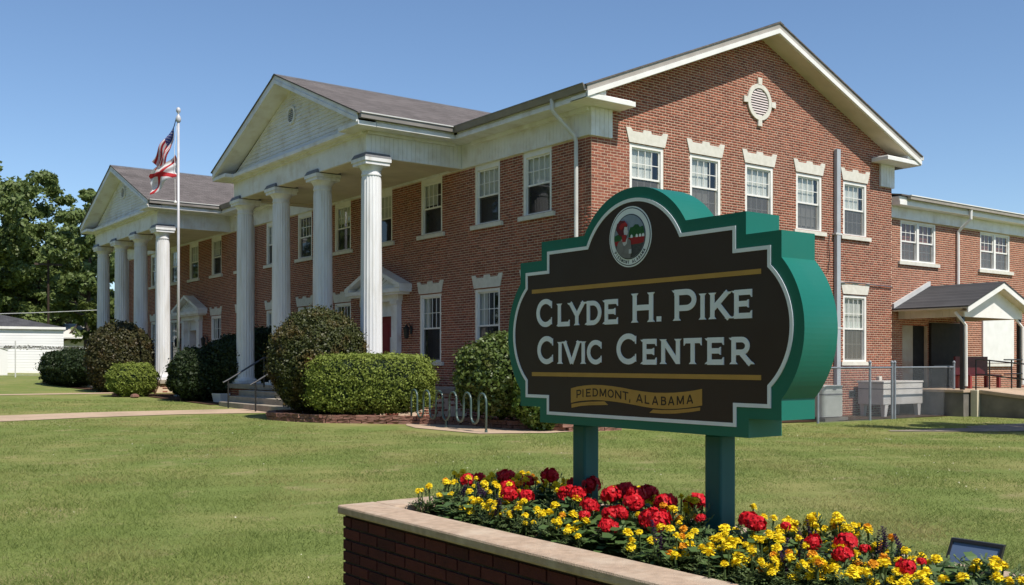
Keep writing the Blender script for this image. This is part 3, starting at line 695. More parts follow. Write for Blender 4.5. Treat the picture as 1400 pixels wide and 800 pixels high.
def sign_outline(tu, tv, bu, bv, a0, a1, bulge, top, su, sv, au, av, at, n=28):
    half = [(0, tv), (tu, tv), (tu, bv), (bu, bv)]
    R = []
    L = a1-a0; rad = (L*L/4+bulge*bulge)/(2*bulge); cx = bu+bulge-rad; cy = (a0+a1)/2; th = math.asin(L/2/rad)
    for k in range(n+1): a = -th+2*th*k/n; R.append((cx+rad*cos(a), cy+rad*sin(a)))
    half += R+[(bu, top), (su, top), (su, sv), (au, sv)]
    sag = at-sv; rr = (au*au+sag*sag)/(2*sag); cy2 = at-rr; t0 = math.asin(au/rr)
    for k in range(1, n//2+1): a = t0*(1-k/(n//2)); half.append((rr*sin(a), cy2+rr*cos(a)))
    left = [(-u, v) for u, v in half[::-1]][1:-1]
    return half+left
OUT = sign_outline(.765, 1.304, .95, 1.392, 1.486, 2.112, .122, 2.232, .75, 2.338, .376, 2.338, 2.55)
INN = sign_outline(.687, 1.360, .885, 1.453, 1.542, 2.078, .122, 2.161, .684, 2.269, .345, 2.264, 2.484)
def offset_poly(P, d):
    n = len(P); out = []
    for i in range(n):
        a, b, c = P[i-1], P[i], P[(i+1) % n]
        e1 = Vector((b[0]-a[0], b[1]-a[1])).normalized(); e2 = Vector((c[0]-b[0], c[1]-b[1])).normalized()
        n1 = Vector((e1.y, -e1.x)); n2 = Vector((e2.y, -e2.x)); m = (n1+n2)
        if m.length < 1e-6: m = n1
        m.normalize(); k = d/max(.35, m.dot(n1)); out.append((b[0]+m.x*k, b[1]+m.y*k))
    return out
brd = MB().prism(OUT, sg, 0, -.235).build("sign_body", M_sgreen, SIGN)
IN2 = offset_poly(INN, -.009); IN3 = offset_poly(INN, .009)
MB().prism(IN2, sg, .003, .0005).build("sign_panel", M_spanel, brd)
MB().prism(IN2, sg, -.2355, -.238).build("sign_panel", M_spanel, brd)
ln = MB(); n = len(INN)
for i in range(n):
    j = (i+1) % n; ln.hexa([sg(*IN3[i], .0005), sg(*IN3[j], .0005), sg(*IN2[j], .0005), sg(*IN2[i], .0005), sg(*IN3[i], .006), sg(*IN3[j], .006), sg(*IN2[j], .006), sg(*IN2[i], .006)])
ln.build("border_line", M_silver, SIGN)
for v, lab in ((2.0575, None), (1.580, None)): MB().prism([(-.835, v-.0115), (.84, v-.0115), (.84, v+.0115), (-.835, v+.0115)], sg, .005, .003).build("gold_bar", M_gold, SIGN)
# ---- letters: strokes with little flared serifs
def arcpts(cx, cy, rx, ry, a0, a1, n=16): return [(cx+rx*cos(radians(a0+(a1-a0)*k/n)), cy+ry*sin(radians(a0+(a1-a0)*k/n))) for k in range(n+1)]
GLY = {  # strokes, width; serif spots (x, y, dir) follow
 'C': ([arcpts(.47, .5, .39, .425, 47, 313, 26)], .90, [(.74, .79, 'd'), (.74, .21, 'u')]),
 'L': ([[(.13, 0), (.13, 1)], [(.05, .075), (.66, .075)]], .70, [(.13, 1, 'v'), (.13, 0, 'v'), (.655, .075, 'hu')]),
 'Y': ([[(.09, 1), (.45, .43)], [(.81, 1), (.45, .43)], [(.45, .48), (.45, 0)]], .90, [(.09, 1, 'v'), (.81, 1, 'v'), (.45, 0, 'v')]),
 'D': ([[(.13, 0), (.13, 1)], [(.05, .925), (.36, .925)]+arcpts(.37, .5, .36, .425, 90, -90, 18)+[(.36, .075), (.05, .075)]], .83, [(.1, 1, 'v'), (.1, 0, 'v')]),
 'E': ([[(.13, 0), (.13, 1)], [(.05, .925), (.68, .925)], [(.1, .51), (.56, .51)], [(.05, .075), (.68, .075)]], .74, [(.1, 1, 'v'), (.1, 0, 'v'), (.675, .925, 'hd'), (.675, .075, 'hu'), (.56, .51, 'h')]),
 'H': ([[(.13, 0), (.13, 1)], [(.83, 0), (.83, 1)], [(.13, .5), (.83, .5)]], .96, [(.13, 1, 'v'), (.13, 0, 'v'), (.83, 1, 'v'), (.83, 0, 'v')]),
 '.': ([[(.1, 0), (.1, 1)]], .2, []),
 'P': ([[(.13, 0), (.13, 1)], [(.05, .925), (.44, .925)]+arcpts(.44, .665, .24, .26, 90, -90, 14)+[(.1, .405)]], .76, [(.1, 1, 'v'), (.13, 0, 'v')]),
 'I': ([[(.13, 0), (.13, 1)]], .26, [(.13, 1, 'v'), (.13, 0, 'v')]),
 'K': ([[(.13, 0), (.13, 1)], [(.74, 1), (.17, .40)], [(.34, .58), (.79, 0)]], .88, [(.13, 1, 'v'), (.13, 0, 'v'), (.74, 1, 'v'), (.79, 0, 'v')]),
 'V': ([[(.09, 1), (.46, .02)], [(.83, 1), (.46, .02)]], .92, [(.09, 1, 'v'), (.83, 1, 'v')]),
 'N': ([[(.11, 0), (.11, 1)], [(.81, 0), (.81, 1)], [(.13, .93), (.79, .07)]], .92, [(.11, 1, 'v'), (.11, 0, 'v'), (.81, 1, 'v')]),
 'T': ([[(.04, .925), (.80, .925)], [(.42, 0), (.42, .95)]], .84, [(.05, .925, 'hd'), (.79, .925, 'hd'), (.42, 0, 'v')]),
 'R': ([[(.13, 0), (.13, 1)], [(.05, .925), (.44, .925)]+arcpts(.44, .685, .23, .24, 90, -90, 14)+[(.1, .445)], [(.40, .45), (.79, .0)]], .88, [(.1, 1, 'v'), (.13, 0, 'v'), (.79, 0, 'v')]),
 'M': ([[(.12, 0), (.12, 1)], [(1.0, 0), (1.0, 1)], [(.14, .96), (.56, .12)], [(.98, .96), (.56, .12)]], 1.12, []),
 'O': ([arcpts(.5, .5, .42, .43, 0, 360, 30)], 1.0, []),
 'A': ([[(.08, 0), (.46, 1)], [(.84, 0), (.46, 1)], [(.24, .3), (.68, .3)]], .92, []),
 'B': ([[(.13, 0), (.13, 1)], [(.05, .925), (.42, .925)]+arcpts(.42, .73, .2, .195, 90, -90, 10)+[(.1, .535)], [(.1, .53)]+[(.44, .53)]+arcpts(.46, .30, .22, .225, 90, -90, 10)+[(.05, .075)]], .76, []),
 ',': ([[(.12, .9), (.06, .0)]], .2, []),
}
def glyph(ch, u0, u1, v0, v1, th, serif, fn, d0, d1, name, m, parent):
    st, W, sf = GLY[ch]; sx = (u1-u0)/W; sy = v1-v0; mb = MB(); k = 0
    cv = lambda p: (u0+p[0]*sx, v0+p[1]*sy)
    for s in st:
        P = [Vector(cv(p)) for p in s]; n = len(P); Lf, Rt = [], []
        closed = (P[0]-P[-1]).length < 1e-5
        hw = th/2
        for i, p in enumerate(P):
            if closed: t = (P[(i+1) % (n-1)] - P[(i-1) % (n-1)]).normalized()
            else: t = (P[min(i+1, n-1)]-P[max(i-1, 0)]).normalized()
            nn = Vector((-t.y, t.x)); 
            Lf.append(p+nn*hw); Rt.append(p-nn*hw)
        d = d1+.00025*k; k += 1
        for i in range(n-1):
            mb.hexa([fn(*Rt[i], d0), fn(*Rt[i+1], d0), fn(*Lf[i+1], d0), fn(*Lf[i], d0), fn(*Rt[i], d), fn(*Rt[i+1], d), fn(*Lf[i+1], d), fn(*Lf[i], d)])
    if serif:
        e = th*.42; t = th*.26
        for x, y, dr in sf:
            c = cv((x, y)); d = d1+.00025*k; k += 1; w = th/2+e
            if dr == 'v':
                s = -1 if y > .5 else 1; P = [(c[0]-w, c[1]), (c[0]+w, c[1]), (c[0]+th*.5, c[1]+s*t*1.6), (c[0]-th*.5, c[1]+s*t*1.6)]
            elif dr[0] == 'h':
                up = w if ('u' in dr or dr == 'h') else th*.5; dn = w if ('d' in dr or dr == 'h') else th*.5
                if dr == 'h': up = dn = th*.72
                P = [(c[0]-t*1.2, c[1]-th*.5), (c[0], c[1]-dn), (c[0]+t*.4, c[1]-dn), (c[0]+t*.4, c[1]+up), (c[0], c[1]+up), (c[0]-t*1.2, c[1]+th*.5)]
                if x < .3 and ch == 'T': P = [(2*c[0]-a, b) for a, b in P]
            else:
                s = 1 if dr == 'u' else -1
                P = [(c[0]-t, c[1]-s*th*.5), (c[0]+t*1.0, c[1]-s*th*.75), (c[0]+t*.9, c[1]+s*th*.7), (c[0]+t*.1, c[1]+s*th*.6)]
            mb.prism(P, fn, d, d0)
    return mb.build(name, m, parent)
TXT = [('C',-.791,-.629,.155,0),('L',-.605,-.489,.125,0),('Y',-.502,-.362,.125,0),('D',-.356,-.229,.125,0),('E',-.212,-.094,.125,0),('H',.003,.166,.149,0),('.',.184,.214,.026,0),
  ('P',.295,.452,.149,0),('I',.469,.511,.124,0),('K',.532,.667,.124,0),('E',.677,.797,.126,0),
  ('C',-.782,-.619,.155,1),('I',-.598,-.556,.122,1),('V',-.553,-.400,.124,1),('I',-.399,-.358,.122,1),('C',-.346,-.213,.125,1),('C',-.112,.058,.155,1),('E',.077,.190,.123,1),
  ('N',.213,.345,.123,1),('T',.364,.489,.122,1),('E',.513,.630,.122,1),('R',.662,.794,.122,1)]
for ch, a, b, h, ln_ in TXT:
    v0 = (1.852, 1.640)[ln_]
    if ch == 'C': v0 -= .0; 
    glyph(ch, a, b, v0, v0+h, .031 if ch == '.' else (.0285 if h > .14 else .0255), ch != '.', sg, .003, .0065, "letter", M_silver, SIGN)
# ---- ribbon
top = [(-.483,1.504),(-.43,1.515),(-.372,1.522),(-.30,1.527),(-.228,1.527),(-.15,1.523),(-.065,1.516),(.01,1.507),(.09,1.500),(.16,1.496),(.238,1.497),(.31,1.500),(.379,1.506),(.44,1.514),(.486,1.522)]
bot = [(-.483,1.424),(-.43,1.434),(-.372,1.440),(-.30,1.445),(-.228,1.446),(-.15,1.443),(-.065,1.438),(.01,1.431),(.09,1.423),(.16,1.418),(.238,1.416),(.31,1.420),(.379,1.427),(.44,1.435),(.486,1.443)]
rb = MB()
for i in range(len(top)-1):
    rb.hexa([sg(*bot[i], .003), sg(*bot[i+1], .003), sg(*top[i+1], .003), sg(*top[i], .003), sg(*bot[i], .005), sg(*bot[i+1], .005), sg(*top[i+1], .005), sg(*top[i], .005)])
RIB = rb.build("ribbon", M_gold, SIGN)
MB().prism([(-.478,1.397),(-.40,1.410),(-.329,1.416),(-.178,1.423),(-.207,1.441),(-.338,1.435),(-.40,1.429),(-.478,1.418)], sg, .005, .003).build("ribbon_tail", M_gold, RIB)
MB().prism([(.131,1.394),(.22,1.393),(.309,1.397),(.40,1.407),(.473,1.418),(.474,1.433),(.40,1.424),(.309,1.415),(.22,1.411),(.157,1.411)], sg, .005, .003).build("ribbon_tail", M_gold, RIB)
RT = "PIEDMONT,ALABAMA"; RU = [(-.438,-.394),(-.387,-.374),(-.358,-.312),(-.304,-.255),(-.246,-.19),(-.181,-.133),(-.125,-.073),(-.067,-.020),(-.016,-.006),(.035,.085),(.096,.133),(.150,.195),(.211,.251),(.262,.306),(.32,.371),(.386,.430)]
def mid(u): return np.interp(u, [p[0] for p in top], [(p[1]+q[1])/2 for p, q in zip(top, bot)])
for ch, (a, b) in zip(RT, RU):
    c = mid((a+b)/2); sl = (mid(b)-mid(a))/(b-a) if ch not in 'I,' else (mid(b+.02)-mid(a-.02))/(b-a+.04)
    fn = lambda u, v, d, c=c, sl=sl, a=a, b=b: sg(u, v+sl*(u-(a+b)/2), d)
    h = .043
    if ch == 'I': a, b = (a+b)/2-.006, (a+b)/2+.006
    if ch == ',': glyph(ch, a, b, c-.031, c-.012, .006, False, fn, .005, .0062, "letter", M_brownp, RIB)
    else: glyph(ch, a, b, c-h/2, c+h/2, .0068, False, fn, .005, .0062, "letter", M_brownp, RIB)
# ---- round town seal
def flat(name, m, parent, polys, d):
    mb = MB()
    for P in polys: mb.prism(P, sg, d, d-.0012)
    return mb.build(name, m, parent)
sc_u, sc_v, sr = -.010, 2.296, .157
S_ = lambda P: [(sc_u+x*sr, sc_v+y*sr) for x, y in P]
circ = lambda r, n=48: [(r*cos(2*pi*k/n), r*sin(2*pi*k/n)) for k in range(n)]
M_navy = mat("seal_navy", (.03, .04, .075), rough=.5); M_sky = mat("seal_sky", (.26, .33, .44), rough=.5, scale=20)
M_sgrn = mat("seal_green", (.012, .075, .022), (.02, .11, .03), rough=.5, scale=60); M_sred = mat("seal_red", (.36, .02, .022), rough=.5)
M_sgry = mat("seal_grey", (.22, .215, .22), (.16, .155, .16), rough=.5, scale=40); M_sdk = mat("seal_dark", (.035, .04, .045), (.08, .08, .085), rough=.5, scale=60, stretch=(1, 1, 4))
M_skin = mat("seal_skin", (.60, .62, .68), rough=.5); M_maroon = mat("seal_maroon", (.13, .012, .02), rough=.5)
seal = flat("seal", M_silver, SIGN, [S_(circ(1.0))], .0045)
flat("seal_ring", M_navy, seal, [S_(circ(.955))], .0057); flat("seal_band", M_silver, seal, [S_(circ(.925))], .0069)
flat("seal_ring", M_navy, seal, [S_(circ(.745))], .0081); flat("seal_sky", M_sky, seal, [S_(circ(.715))], .0093)
def clipd(P, R=.712):
    out = []
    for x, y in P:
        r = sqrt(x*x+y*y)
        out.append((x*R/r, y*R/r) if r > R else (x, y))
    return out
def dense(P, k=6):
    out = []
    for i in range(len(P)):
        a, b = P[i], P[(i+1) % len(P)]
        for j in range(k): out.append((a[0]+(b[0]-a[0])*j/k, a[1]+(b[1]-a[1])*j/k))
    return out
shp = lambda P: S_(clipd(dense(P)))
flat("seal_ground", M_sdk, seal, [shp([(-.72, -.72), (.72, -.72), (.72, -.14), (-.72, -.14)])], .0100)
flat("seal_field", M_sred, seal, [shp([(-.74, -.28), (.74, -.26), (.74, -.02), (-.74, -.06)])], .0107)
flat("seal_trees", M_sgrn, seal, [shp([(-.02, -.02), (.76, -.02), (.76, .24), (.62, .30), (.5, .26), (.42, .36), (.28, .38), (.18, .30), (.06, .30), (.0, .18)]), shp([(-.76, -.12), (-.3, -.1), (-.32, .08), (-.5, .12), (-.76, .06)])], .0114)
for x in (.12, .36, .52, .66): flat("seal_house", M_silver, seal, [S_([(x-.05, -.05), (x+.05, -.05), (x+.05, .02), (x, .06), (x-.05, .02)])], .0121)
flat("seal_woman", M_sgry, seal, [shp([(-.62, -.40), (-.52, -.16), (-.34, -.06), (-.08, -.02), (.08, -.14), (.12, -.42), (.06, -.72), (-.5, -.72)])], .0128)
flat("seal_collar", M_skin, seal, [S_([(-.36, -.06), (-.26, -.26), (-.2, -.29), (-.1, -.22), (-.06, -.02), (-.2, -.16)]), S_([(.0, -.56), (.12, -.56), (.12, -.42), (.0, -.42)])], .0135)
flat("seal_face", M_skin, seal, [S_([(-.26, .04), (-.1, .04), (-.06, .10), (-.02, .16), (-.06, .22), (-.06, .34), (-.18, .40), (-.28, .32)])], .0142)
flat("seal_hair", M_maroon, seal, [S_([(-.30, .02), (-.46, .08), (-.60, .26), (-.56, .46), (-.40, .56), (-.20, .54), (-.06, .40), (-.08, .32), (-.2, .34), (-.24, .2), (-.22, .06)])], .0149)
flat("seal_scarf", M_sred, seal, [S_([(-.30, -.16), (-.14, -.16), (-.10, .06), (-.20, .08), (-.32, .06)]), S_([(-.46, .34), (-.34, .46), (-.16, .48), (-.06, .36), (-.2, .36), (-.36, .24)])], .0156)
def ring_text(txt, R, a0, a1, inward, h=.10):
    n = len(txt)
    for i, ch in enumerate(txt):
        if ch == ' ': continue
        a = radians(a0+(a1-a0)*(i+.5)/n); cx, cy = R*cos(a), R*sin(a)
        rx, ry = (-sin(a), cos(a)) if inward else (sin(a), -cos(a)); ux, uy = (-cos(a), -sin(a)) if inward else (cos(a), sin(a))
        fn = lambda p, q, d, cx=cx, cy=cy, rx=rx, ry=ry, ux=ux, uy=uy: sg(sc_u+(cx+p*rx+q*ux)*sr, sc_v+(cy+p*ry+q*uy)*sr, d)
        w = .03 if ch == 'I' else .075
        glyph(ch, -w/2, w/2, -h/2, h/2, .018, False, fn, .0069, .0078, "seal_letter", M_navy, seal)
ring_text("PIEDMONT ALABAMA", .832, 212, 328, True)
# ---- posts
M_post = mat("post_paint", (.012, .105, .105), (.010, .085, .088), rough=.5, scale=3, spec=.35, stretch=(6, 6, 1), c3=(.11, .03, .03), c3scale=2.2, c3amt=.0)
for y in (-13.53, -14.52):
    MB().box(-.055, .055, -.052, .052, -.25, .602).build("post", M_post, SIGN, (.118, y-SYC, 0), bevel=.012)

# ================================================================== PLANTER
PLX0, PLX1, PLY0, PLY1, PLT = -12.82, -11.56, -12.41, -16.5, .80
PLN = thing("brick_planter", "dark red brick planter with pale concrete coping under the sign", "planter", (PLX0, PLY0, gz(-12, -14)))
lx, ly, lz = PLN.location
M_pbrick = mat("planter_brick", (.115, .030, .027), (.055, .017, .018), rough=.85, scale=14, island=.75, bump=.4, bscale=70, spec=.15, c3=(.03, .013, .015), c3scale=4, c3amt=.5)
M_pmort = mat("planter_mortar", (.085, .06, .055), (.05, .036, .034), rough=.95, scale=6, bump=.3)
core = MB(); WT_ = .22; zt_ = PLT-.058
for x0, x1, y0, y1 in ((PLX0+.012, PLX0+WT_, PLY1, PLY0-.012), (PLX1-WT_, PLX1-.012, PLY1, PLY0-.012), (PLX0+WT_, PLX1-WT_, PLY0-WT_, PLY0-.012), (PLX0+WT_, PLX1-WT_, PLY1, PLY1+WT_)):
    core.box(x0-lx, x1-lx, y0-ly, y1-ly, -.1, zt_-lz)
core.build("planter_wall", M_pmort, PLN)
pl_front = lambda u, z, d: (PLX0-d, -u, z); pl_end = lambda u, z, d: (u, PLY0+d, z); pl_back = lambda u, z, d: (PLX1+d, u, z)
cc = {}
zc0 = zt_-10*COURSE+.003
for b in brick_list(-PLY0+.012, -PLY1, zc0, zt_+.004, [], seed=21, header_every=0)[:240]: brick_single(cc, b, pl_front, M_pbrick, PLN)
c2 = {}
for b in brick_list(PLX0, PLX1, zc0, zt_+.004, [], seed=22, header_every=0)[:80]: brick_single(c2, b, pl_end, M_pbrick, PLN)
bb = brick_list(PLY1, PLY0-.012, zc0, zt_+.004, [], seed=23, header_every=0)
V_ = brick_mesh(bb, pl_back, "brickwork", M_pbrick, PLN); V_.location = (-lx, -ly, -lz)
def coping(x0, x1, y0, y1):
    mb = MB(); mb.box(x0-lx, x1-lx, y0-ly, y1-ly, zt_+.005-lz, PLT-lz)
    return mb.build("coping", M_cope, PLN, bevel=.012)
coping(PLX0-.025, PLX0+.225, PLY1, PLY0+.025); coping(PLX1-.19, PLX1+.025, PLY1, PLY0+.025); coping(PLX0+.228, PLX1-.193, PLY0-.225, PLY0+.025)
M_soil = mat("planter_soil", (.075, .045, .03), (.03, .02, .014), rough=.95, scale=30, bump=1.0, bscale=35)
V = []; F = []; nx, ny = 24, 80; rs = random.Random(5)
for j in range(ny+1):
    for i in range(nx+1):
        V.append((PLX0+.2+(PLX1-PLX0-.4)*i/nx-lx, PLY0-.2+(PLY1-PLY0+.4)*j/ny-ly, .725-lz+rs.uniform(-.012, .012)))
for j in range(ny):
    for i in range(nx): a = j*(nx+1)+i; F.append((a, a+nx+1, a+nx+2, a+1))
tag(new_obj("soil", np_mesh("soil", V, F, M_soil), PLN), kind="stuff")

# ---- flowers
M_fleaf = mat("flower_leaf", (.105, .175, .050), (.060, .110, .032), rough=.55, scale=20, island=.7, spec=.35, trans=.2)
M_mleaf = mat("marigold_leaf", (.130, .180, .062), (.080, .120, .042), rough=.6, scale=20, island=.7, spec=.3, trans=.2)
M_yel = mat("marigold_petal", (.88, .72, .025), (.84, .60, .012), rough=.6, scale=40, island=.5, spec=.2, trans=.15)
M_ora = mat("orange_petal", (.78, .36, .02), (.7, .28, .015), rough=.6, scale=40, island=.5, spec=.2, trans=.15)
M_red = mat("geranium_petal", (.66, .012, .022), (.46, .006, .014), rough=.55, scale=30, island=.6, spec=.25, trans=.15)
M_pur = mat("purple_petal", (.05, .018, .055), (.03, .012, .032), rough=.6, scale=30, island=.6, trans=.1)
M_cream = mat("pale_petal", (.72, .66, .55), (.66, .58, .45), rough=.6, island=.5, trans=.1)
M_stem = mat("flower_stem", (.07, .11, .03), (.05, .08, .025), rough=.6)
rf = random.Random(11)
def petal(mb, c, d, up, L, W, curl=.25):
    """one petal: a bent four-face blade"""
    d = Vector(d).normalized(); u = Vector(up); s = d.cross(u).normalized()*W/2; n = s.cross(d).normalized(); c = Vector(c)
    m1 = c+d*L*.55+n*L*curl*.3; e = c+d*L-n*L*curl*.3
    mb.add([c-s*.35, c+s*.35, m1+s, m1-s, e+s*.7, e-s*.7], [(0, 1, 2, 3), (3, 2, 4, 5)])
def marigold(r=.027, m=None, seed=0):
    q = random.Random(seed); mb = MB()
    n = 30
    for k in range(n):
        z = 1-1.25*(k+.5)/n; s = sqrt(max(0, 1-z*z)); a = k*2.39996+q.uniform(-.3, .3); d = Vector((s*cos(a), s*sin(a), z*.85)).normalized()
        c = Vector((d.x*r*.45, d.y*r*.45, d.z*r*.38)); up = Vector((0, 0, 1)) if abs(d.z) < .8 else Vector((cos(a), sin(a), .2))
        petal(mb, c, d, up, r*q.uniform(.5, .66), r*q.uniform(.55, .75), q.uniform(.1, .9))
    mb.lathe([(r*.25, -.012), (r*.4, .0), (r*.15, .01)], 7)
    return mb.mesh("bloom", m or M_yel)
def geranium(r=.05, seed=0):
    q = random.Random(seed); mb = MB(); n = 30
    lob = [Vector((q.uniform(-1, 1), q.uniform(-1, 1), q.uniform(-.2, .8))).normalized() for _ in range(4)]
    for k in range(n):
        z = 1-1.45*(k+.5)/n; a = k*2.39996+q.uniform(-.35, .35); s = sqrt(max(0, 1-z*z)); d = Vector((s*cos(a), s*sin(a), z*.72)); rr = r*q.uniform(.72, .98)*(.84+.28*max(d.dot(l) for l in lob)); c = d*rr
        if q.random() < .1: continue
        t = d.orthogonal().normalized(); b = d.cross(t).normalized(); o = q.random()*6
        for j in range(5):
            an = o+2*pi*j/5; pd = (t*cos(an)+b*sin(an)+d*.35); petal(mb, c, pd, d, r*q.uniform(.34, .46), r*q.uniform(.30, .42), q.uniform(-.2, .7))
    mb.lathe([(r*.3, -r*.7), (r*.6, -.1*r), (r*.55, r*.4), (r*.1, r*.6)], 7)
    return mb.mesh("flower_head", M_red)
MG = [marigold(.024, M_yel, 1), marigold(.020, M_yel, 2), marigold(.026, M_yel, 3), marigold(.020, M_ora, 4), marigold(.022, M_yel, 5), marigold(.018, M_yel, 6)]
GE = [geranium(.052, 1), geranium(.046, 2), geranium(.039, 3)]; GEV = {0: [GE[0], geranium(.052, 11), geranium(.052, 12)], 1: [GE[1], geranium(.046, 13)], 2: [GE[2], geranium(.039, 14)]}
def leaf_clump(n, R, H, lw, ll, m, seed, frond=False):
    q = random.Random(seed); mb = MB()
    for k in range(n):
        a = q.uniform(0, 2*pi); rr = R*sqrt(q.random()); z = H*(q.random()**.7)*(1-.4*(rr/R)**2)
        c = (rr*cos(a), rr*sin(a), z); a2 = a+q.uniform(-.9, .9); e = q.uniform(-.3, .8)
        d = (cos(a2)*cos(e), sin(a2)*cos(e), sin(e)); L = ll*q.uniform(.6, 1.2)
        if frond:
            for t in range(3):
                f = .25+.3*t; p = tuple(c[i]+d[i]*L*f for i in range(3))
                for sgn in (-1, 1): petal(mb, p, (cos(a2+sgn*.9), sin(a2+sgn*.9), e+.2), (0, 0, 1), L*.4, lw*.5, .2)
            petal(mb, c, d, (0, 0, 1), L, lw*.4, .2)
        else: petal(mb, c, d, (0, 0, 1), L, lw, q.uniform(.1, .6))
    return mb.mesh("foliage", m)
FM = [leaf_clump(60, .085, .15, .018, .06, M_mleaf, s, True) for s in range(3)]
FG = [leaf_clump(70, .10, .20, .062, .062, M_fleaf, s+10) for s in range(3)]
FS = [leaf_clump(45, .06, .16, .018, .05, M_fleaf, s+20) for s in range(2)]
ST = {}
def stem_mesh(h):
    k = round(h, 2)
    if k not in ST: ST[k] = MB().tube([(0, 0, -k), (.006, .004, -k*.5), (0, 0, 0)], .004, 5).mesh("stem", M_stem)
    return ST[k]
PLANTS = []
def plant(kind, x, y, blooms, fol, zf, sc_=1.0):
    """blooms: list of (dx, dy, z above soil, mesh, scale)"""
    t = thing(kind, None, None, (x, y, .715), rf.uniform(0, 6.28)); 
    f = new_obj("foliage", fol, t); f.scale = (sc_, sc_, zf)
    for dx, dy, z, me, s in blooms:
        c_, s_ = cos(-t.rotation_euler.z), sin(-t.rotation_euler.z); px, py = dx*c_-dy*s_, dx*s_+dy*c_
        b = new_obj(me.name.split('.')[0], me, t, (px, py, z)); b.scale = (s, s, s); b.rotation_euler = (rf.uniform(-.4, .4), rf.uniform(-.5, .3), rf.uniform(0, 6.28))
        new_obj("stem", stem_mesh(z), t, (px, py, z))
    PLANTS.append((t, kind, x, y)); return t
GERA = [(-12.1,-12.68,.92,.105),(-11.85,-12.44,.90,.075),(-11.95,-12.89,.95,.105),(-11.9,-13.02,.93,.09),(-11.9,-13.23,.985,.107),(-12.25,-13.31,.915,.103),(-12.25,-13.47,.92,.086),
 (-12.2,-13.77,.99,.045),(-12.2,-13.83,.965,.085),(-12.25,-13.99,.925,.092),(-12.35,-14.06,.895,.058),(-12.1,-13.98,.97,.11),(-11.95,-13.92,.975,.105),(-12.05,-14.11,.98,.10),(-12.3,-14.27,.93,.074),(-12.4,-14.29,.875,.09),
 (-12.05,-14.32,.965,.11),(-12.2,-14.36,.905,.108),(-12.25,-14.47,.91,.125),(-11.75,-14.24,.93,.112),(-12.15,-14.64,.935,.05),(-12.15,-14.97,.95,.085),(-12.1,-15.08,.95,.045),(-12.15,-15.26,.91,.075),(-12.1,-15.38,.92,.10),(-12.25,-15.47,.905,.075),(-12.05,-15.43,.90,.046),(-12.3,-15.77,.91,.07),(-11.85,-13.4,.95,.10),(-11.9,-13.6,.97,.105),(-11.85,-14.0,.96,.11),(-12.1,-13.62,.93,.10),(-12.15,-14.2,.955,.11),(-12.25,-14.15,.90,.10),(-11.85,-12.7,.93,.095),(-12.15,-13.15,.93,.095),(-12.0,-14.8,.93,.095),(-12.2,-15.77,.92,.035)]
for x, y, z, dia in GERA:
    me = GE[0] if dia > .095 else GE[1] if dia > .07 else GE[2]; base = {0: .052, 1: .046, 2: .039}[GE.index(me)]
    gi = GE.index(me); plant("geranium", x, y, [(0, 0, z-.715, rf.choice(GEV[gi]), dia/2/base*.98)], FG[rf.randrange(3)], max(.6, (z-.76)/.2), .8)
SEED_M = [(-12.42,-12.71),(-12.05,-12.1-.4),(-12.3,-12.75),(-12.15,-12.9),(-12.38,-13.05),(-12.4,-13.25),(-12.38,-13.42),(-12.42,-13.58),(-12.42,-13.72),(-12.35,-13.85),(-12.45,-13.95),(-12.45,-14.12),(-12.42,-14.55),
 (-12.45,-14.75),(-12.35,-14.72),(-12.4,-14.98),(-12.3,-14.95),(-12.38,-15.1),(-12.45,-15.3),(-12.42,-15.45),(-12.3,-15.1),(-11.95,-12.95),(-11.85,-13.15),(-11.8,-13.38),(-12.05,-13.5),(-11.8,-14.05),(-11.8,-14.3),(-12.05,-14.5),(-11.78,-12.8),(-11.8,-12.95),(-11.78,-13.1),(-11.8,-13.28),(-11.8,-13.68),(-11.8,-13.85),(-11.8,-14.2),(-11.8,-14.68),(-11.8,-14.85),(-11.78,-15.0),(-11.8,-15.15),(-12.0,-12.75),(-12.2,-13.2),(-12.2,-12.66),(-12.1,-13.65),(-12.15,-13.88)]
for k in range(12): SEED_M.append((rf.uniform(-12.52, -11.95), -12.68-rf.random()*2.2))
for k in range(3): SEED_M.append((-11.78+.03*(k % 3), -15.05-.085*k))
for x, y in SEED_M:
    n = rf.choice((3, 4, 5, 6)); bl = []
    for k in range(n):
        a = rf.uniform(0, 6.28); r_ = rf.uniform(.02, .085); bl.append((r_*cos(a), r_*sin(a), rf.uniform(.10, .20) if x < -12.2 else rf.uniform(.17, .25), MG[rf.choice((0, 0, 1, 2, 2, 3, 4, 5, 1, 4))], rf.uniform(.8, 1.05)))
    plant("marigold", x, y, bl, FM[rf.randrange(3)], rf.uniform(.8, 1.15)*(1 if x < -12.2 else 1.3), rf.uniform(.8, 1.1))
for k in range(46):
    y = -14.75-rf.random()*1.65; x = rf.uniform(-12.5, -11.8); n = rf.choice((3, 4, 5)); bl = []
    for j in range(n):
        a = rf.uniform(0, 6.28); r_ = rf.uniform(.02, .09); bl.append((r_*cos(a), r_*sin(a), rf.uniform(.11, .21), MG[rf.choice((0, 1, 2, 2, 3, 0, 4, 5, 1, 4))], rf.uniform(.8, 1.1)))
    plant("marigold", x, y, bl, FM[rf.randrange(3)], rf.uniform(.8, 1.2), rf.uniform(.85, 1.15))
for k in range(9): plant("bedding_plant", -11.76, -15.3-.11*k, [], FM[k % 3], .95, .85)
for k in range(40):       # green fill between the blooms
    y = -12.7-rf.random()*3.7; x = rf.uniform(-12.45, -11.8); plant("bedding_plant", x, y, [], FG[rf.randrange(3)], rf.uniform(.6, .9), rf.uniform(.75, 1.0))
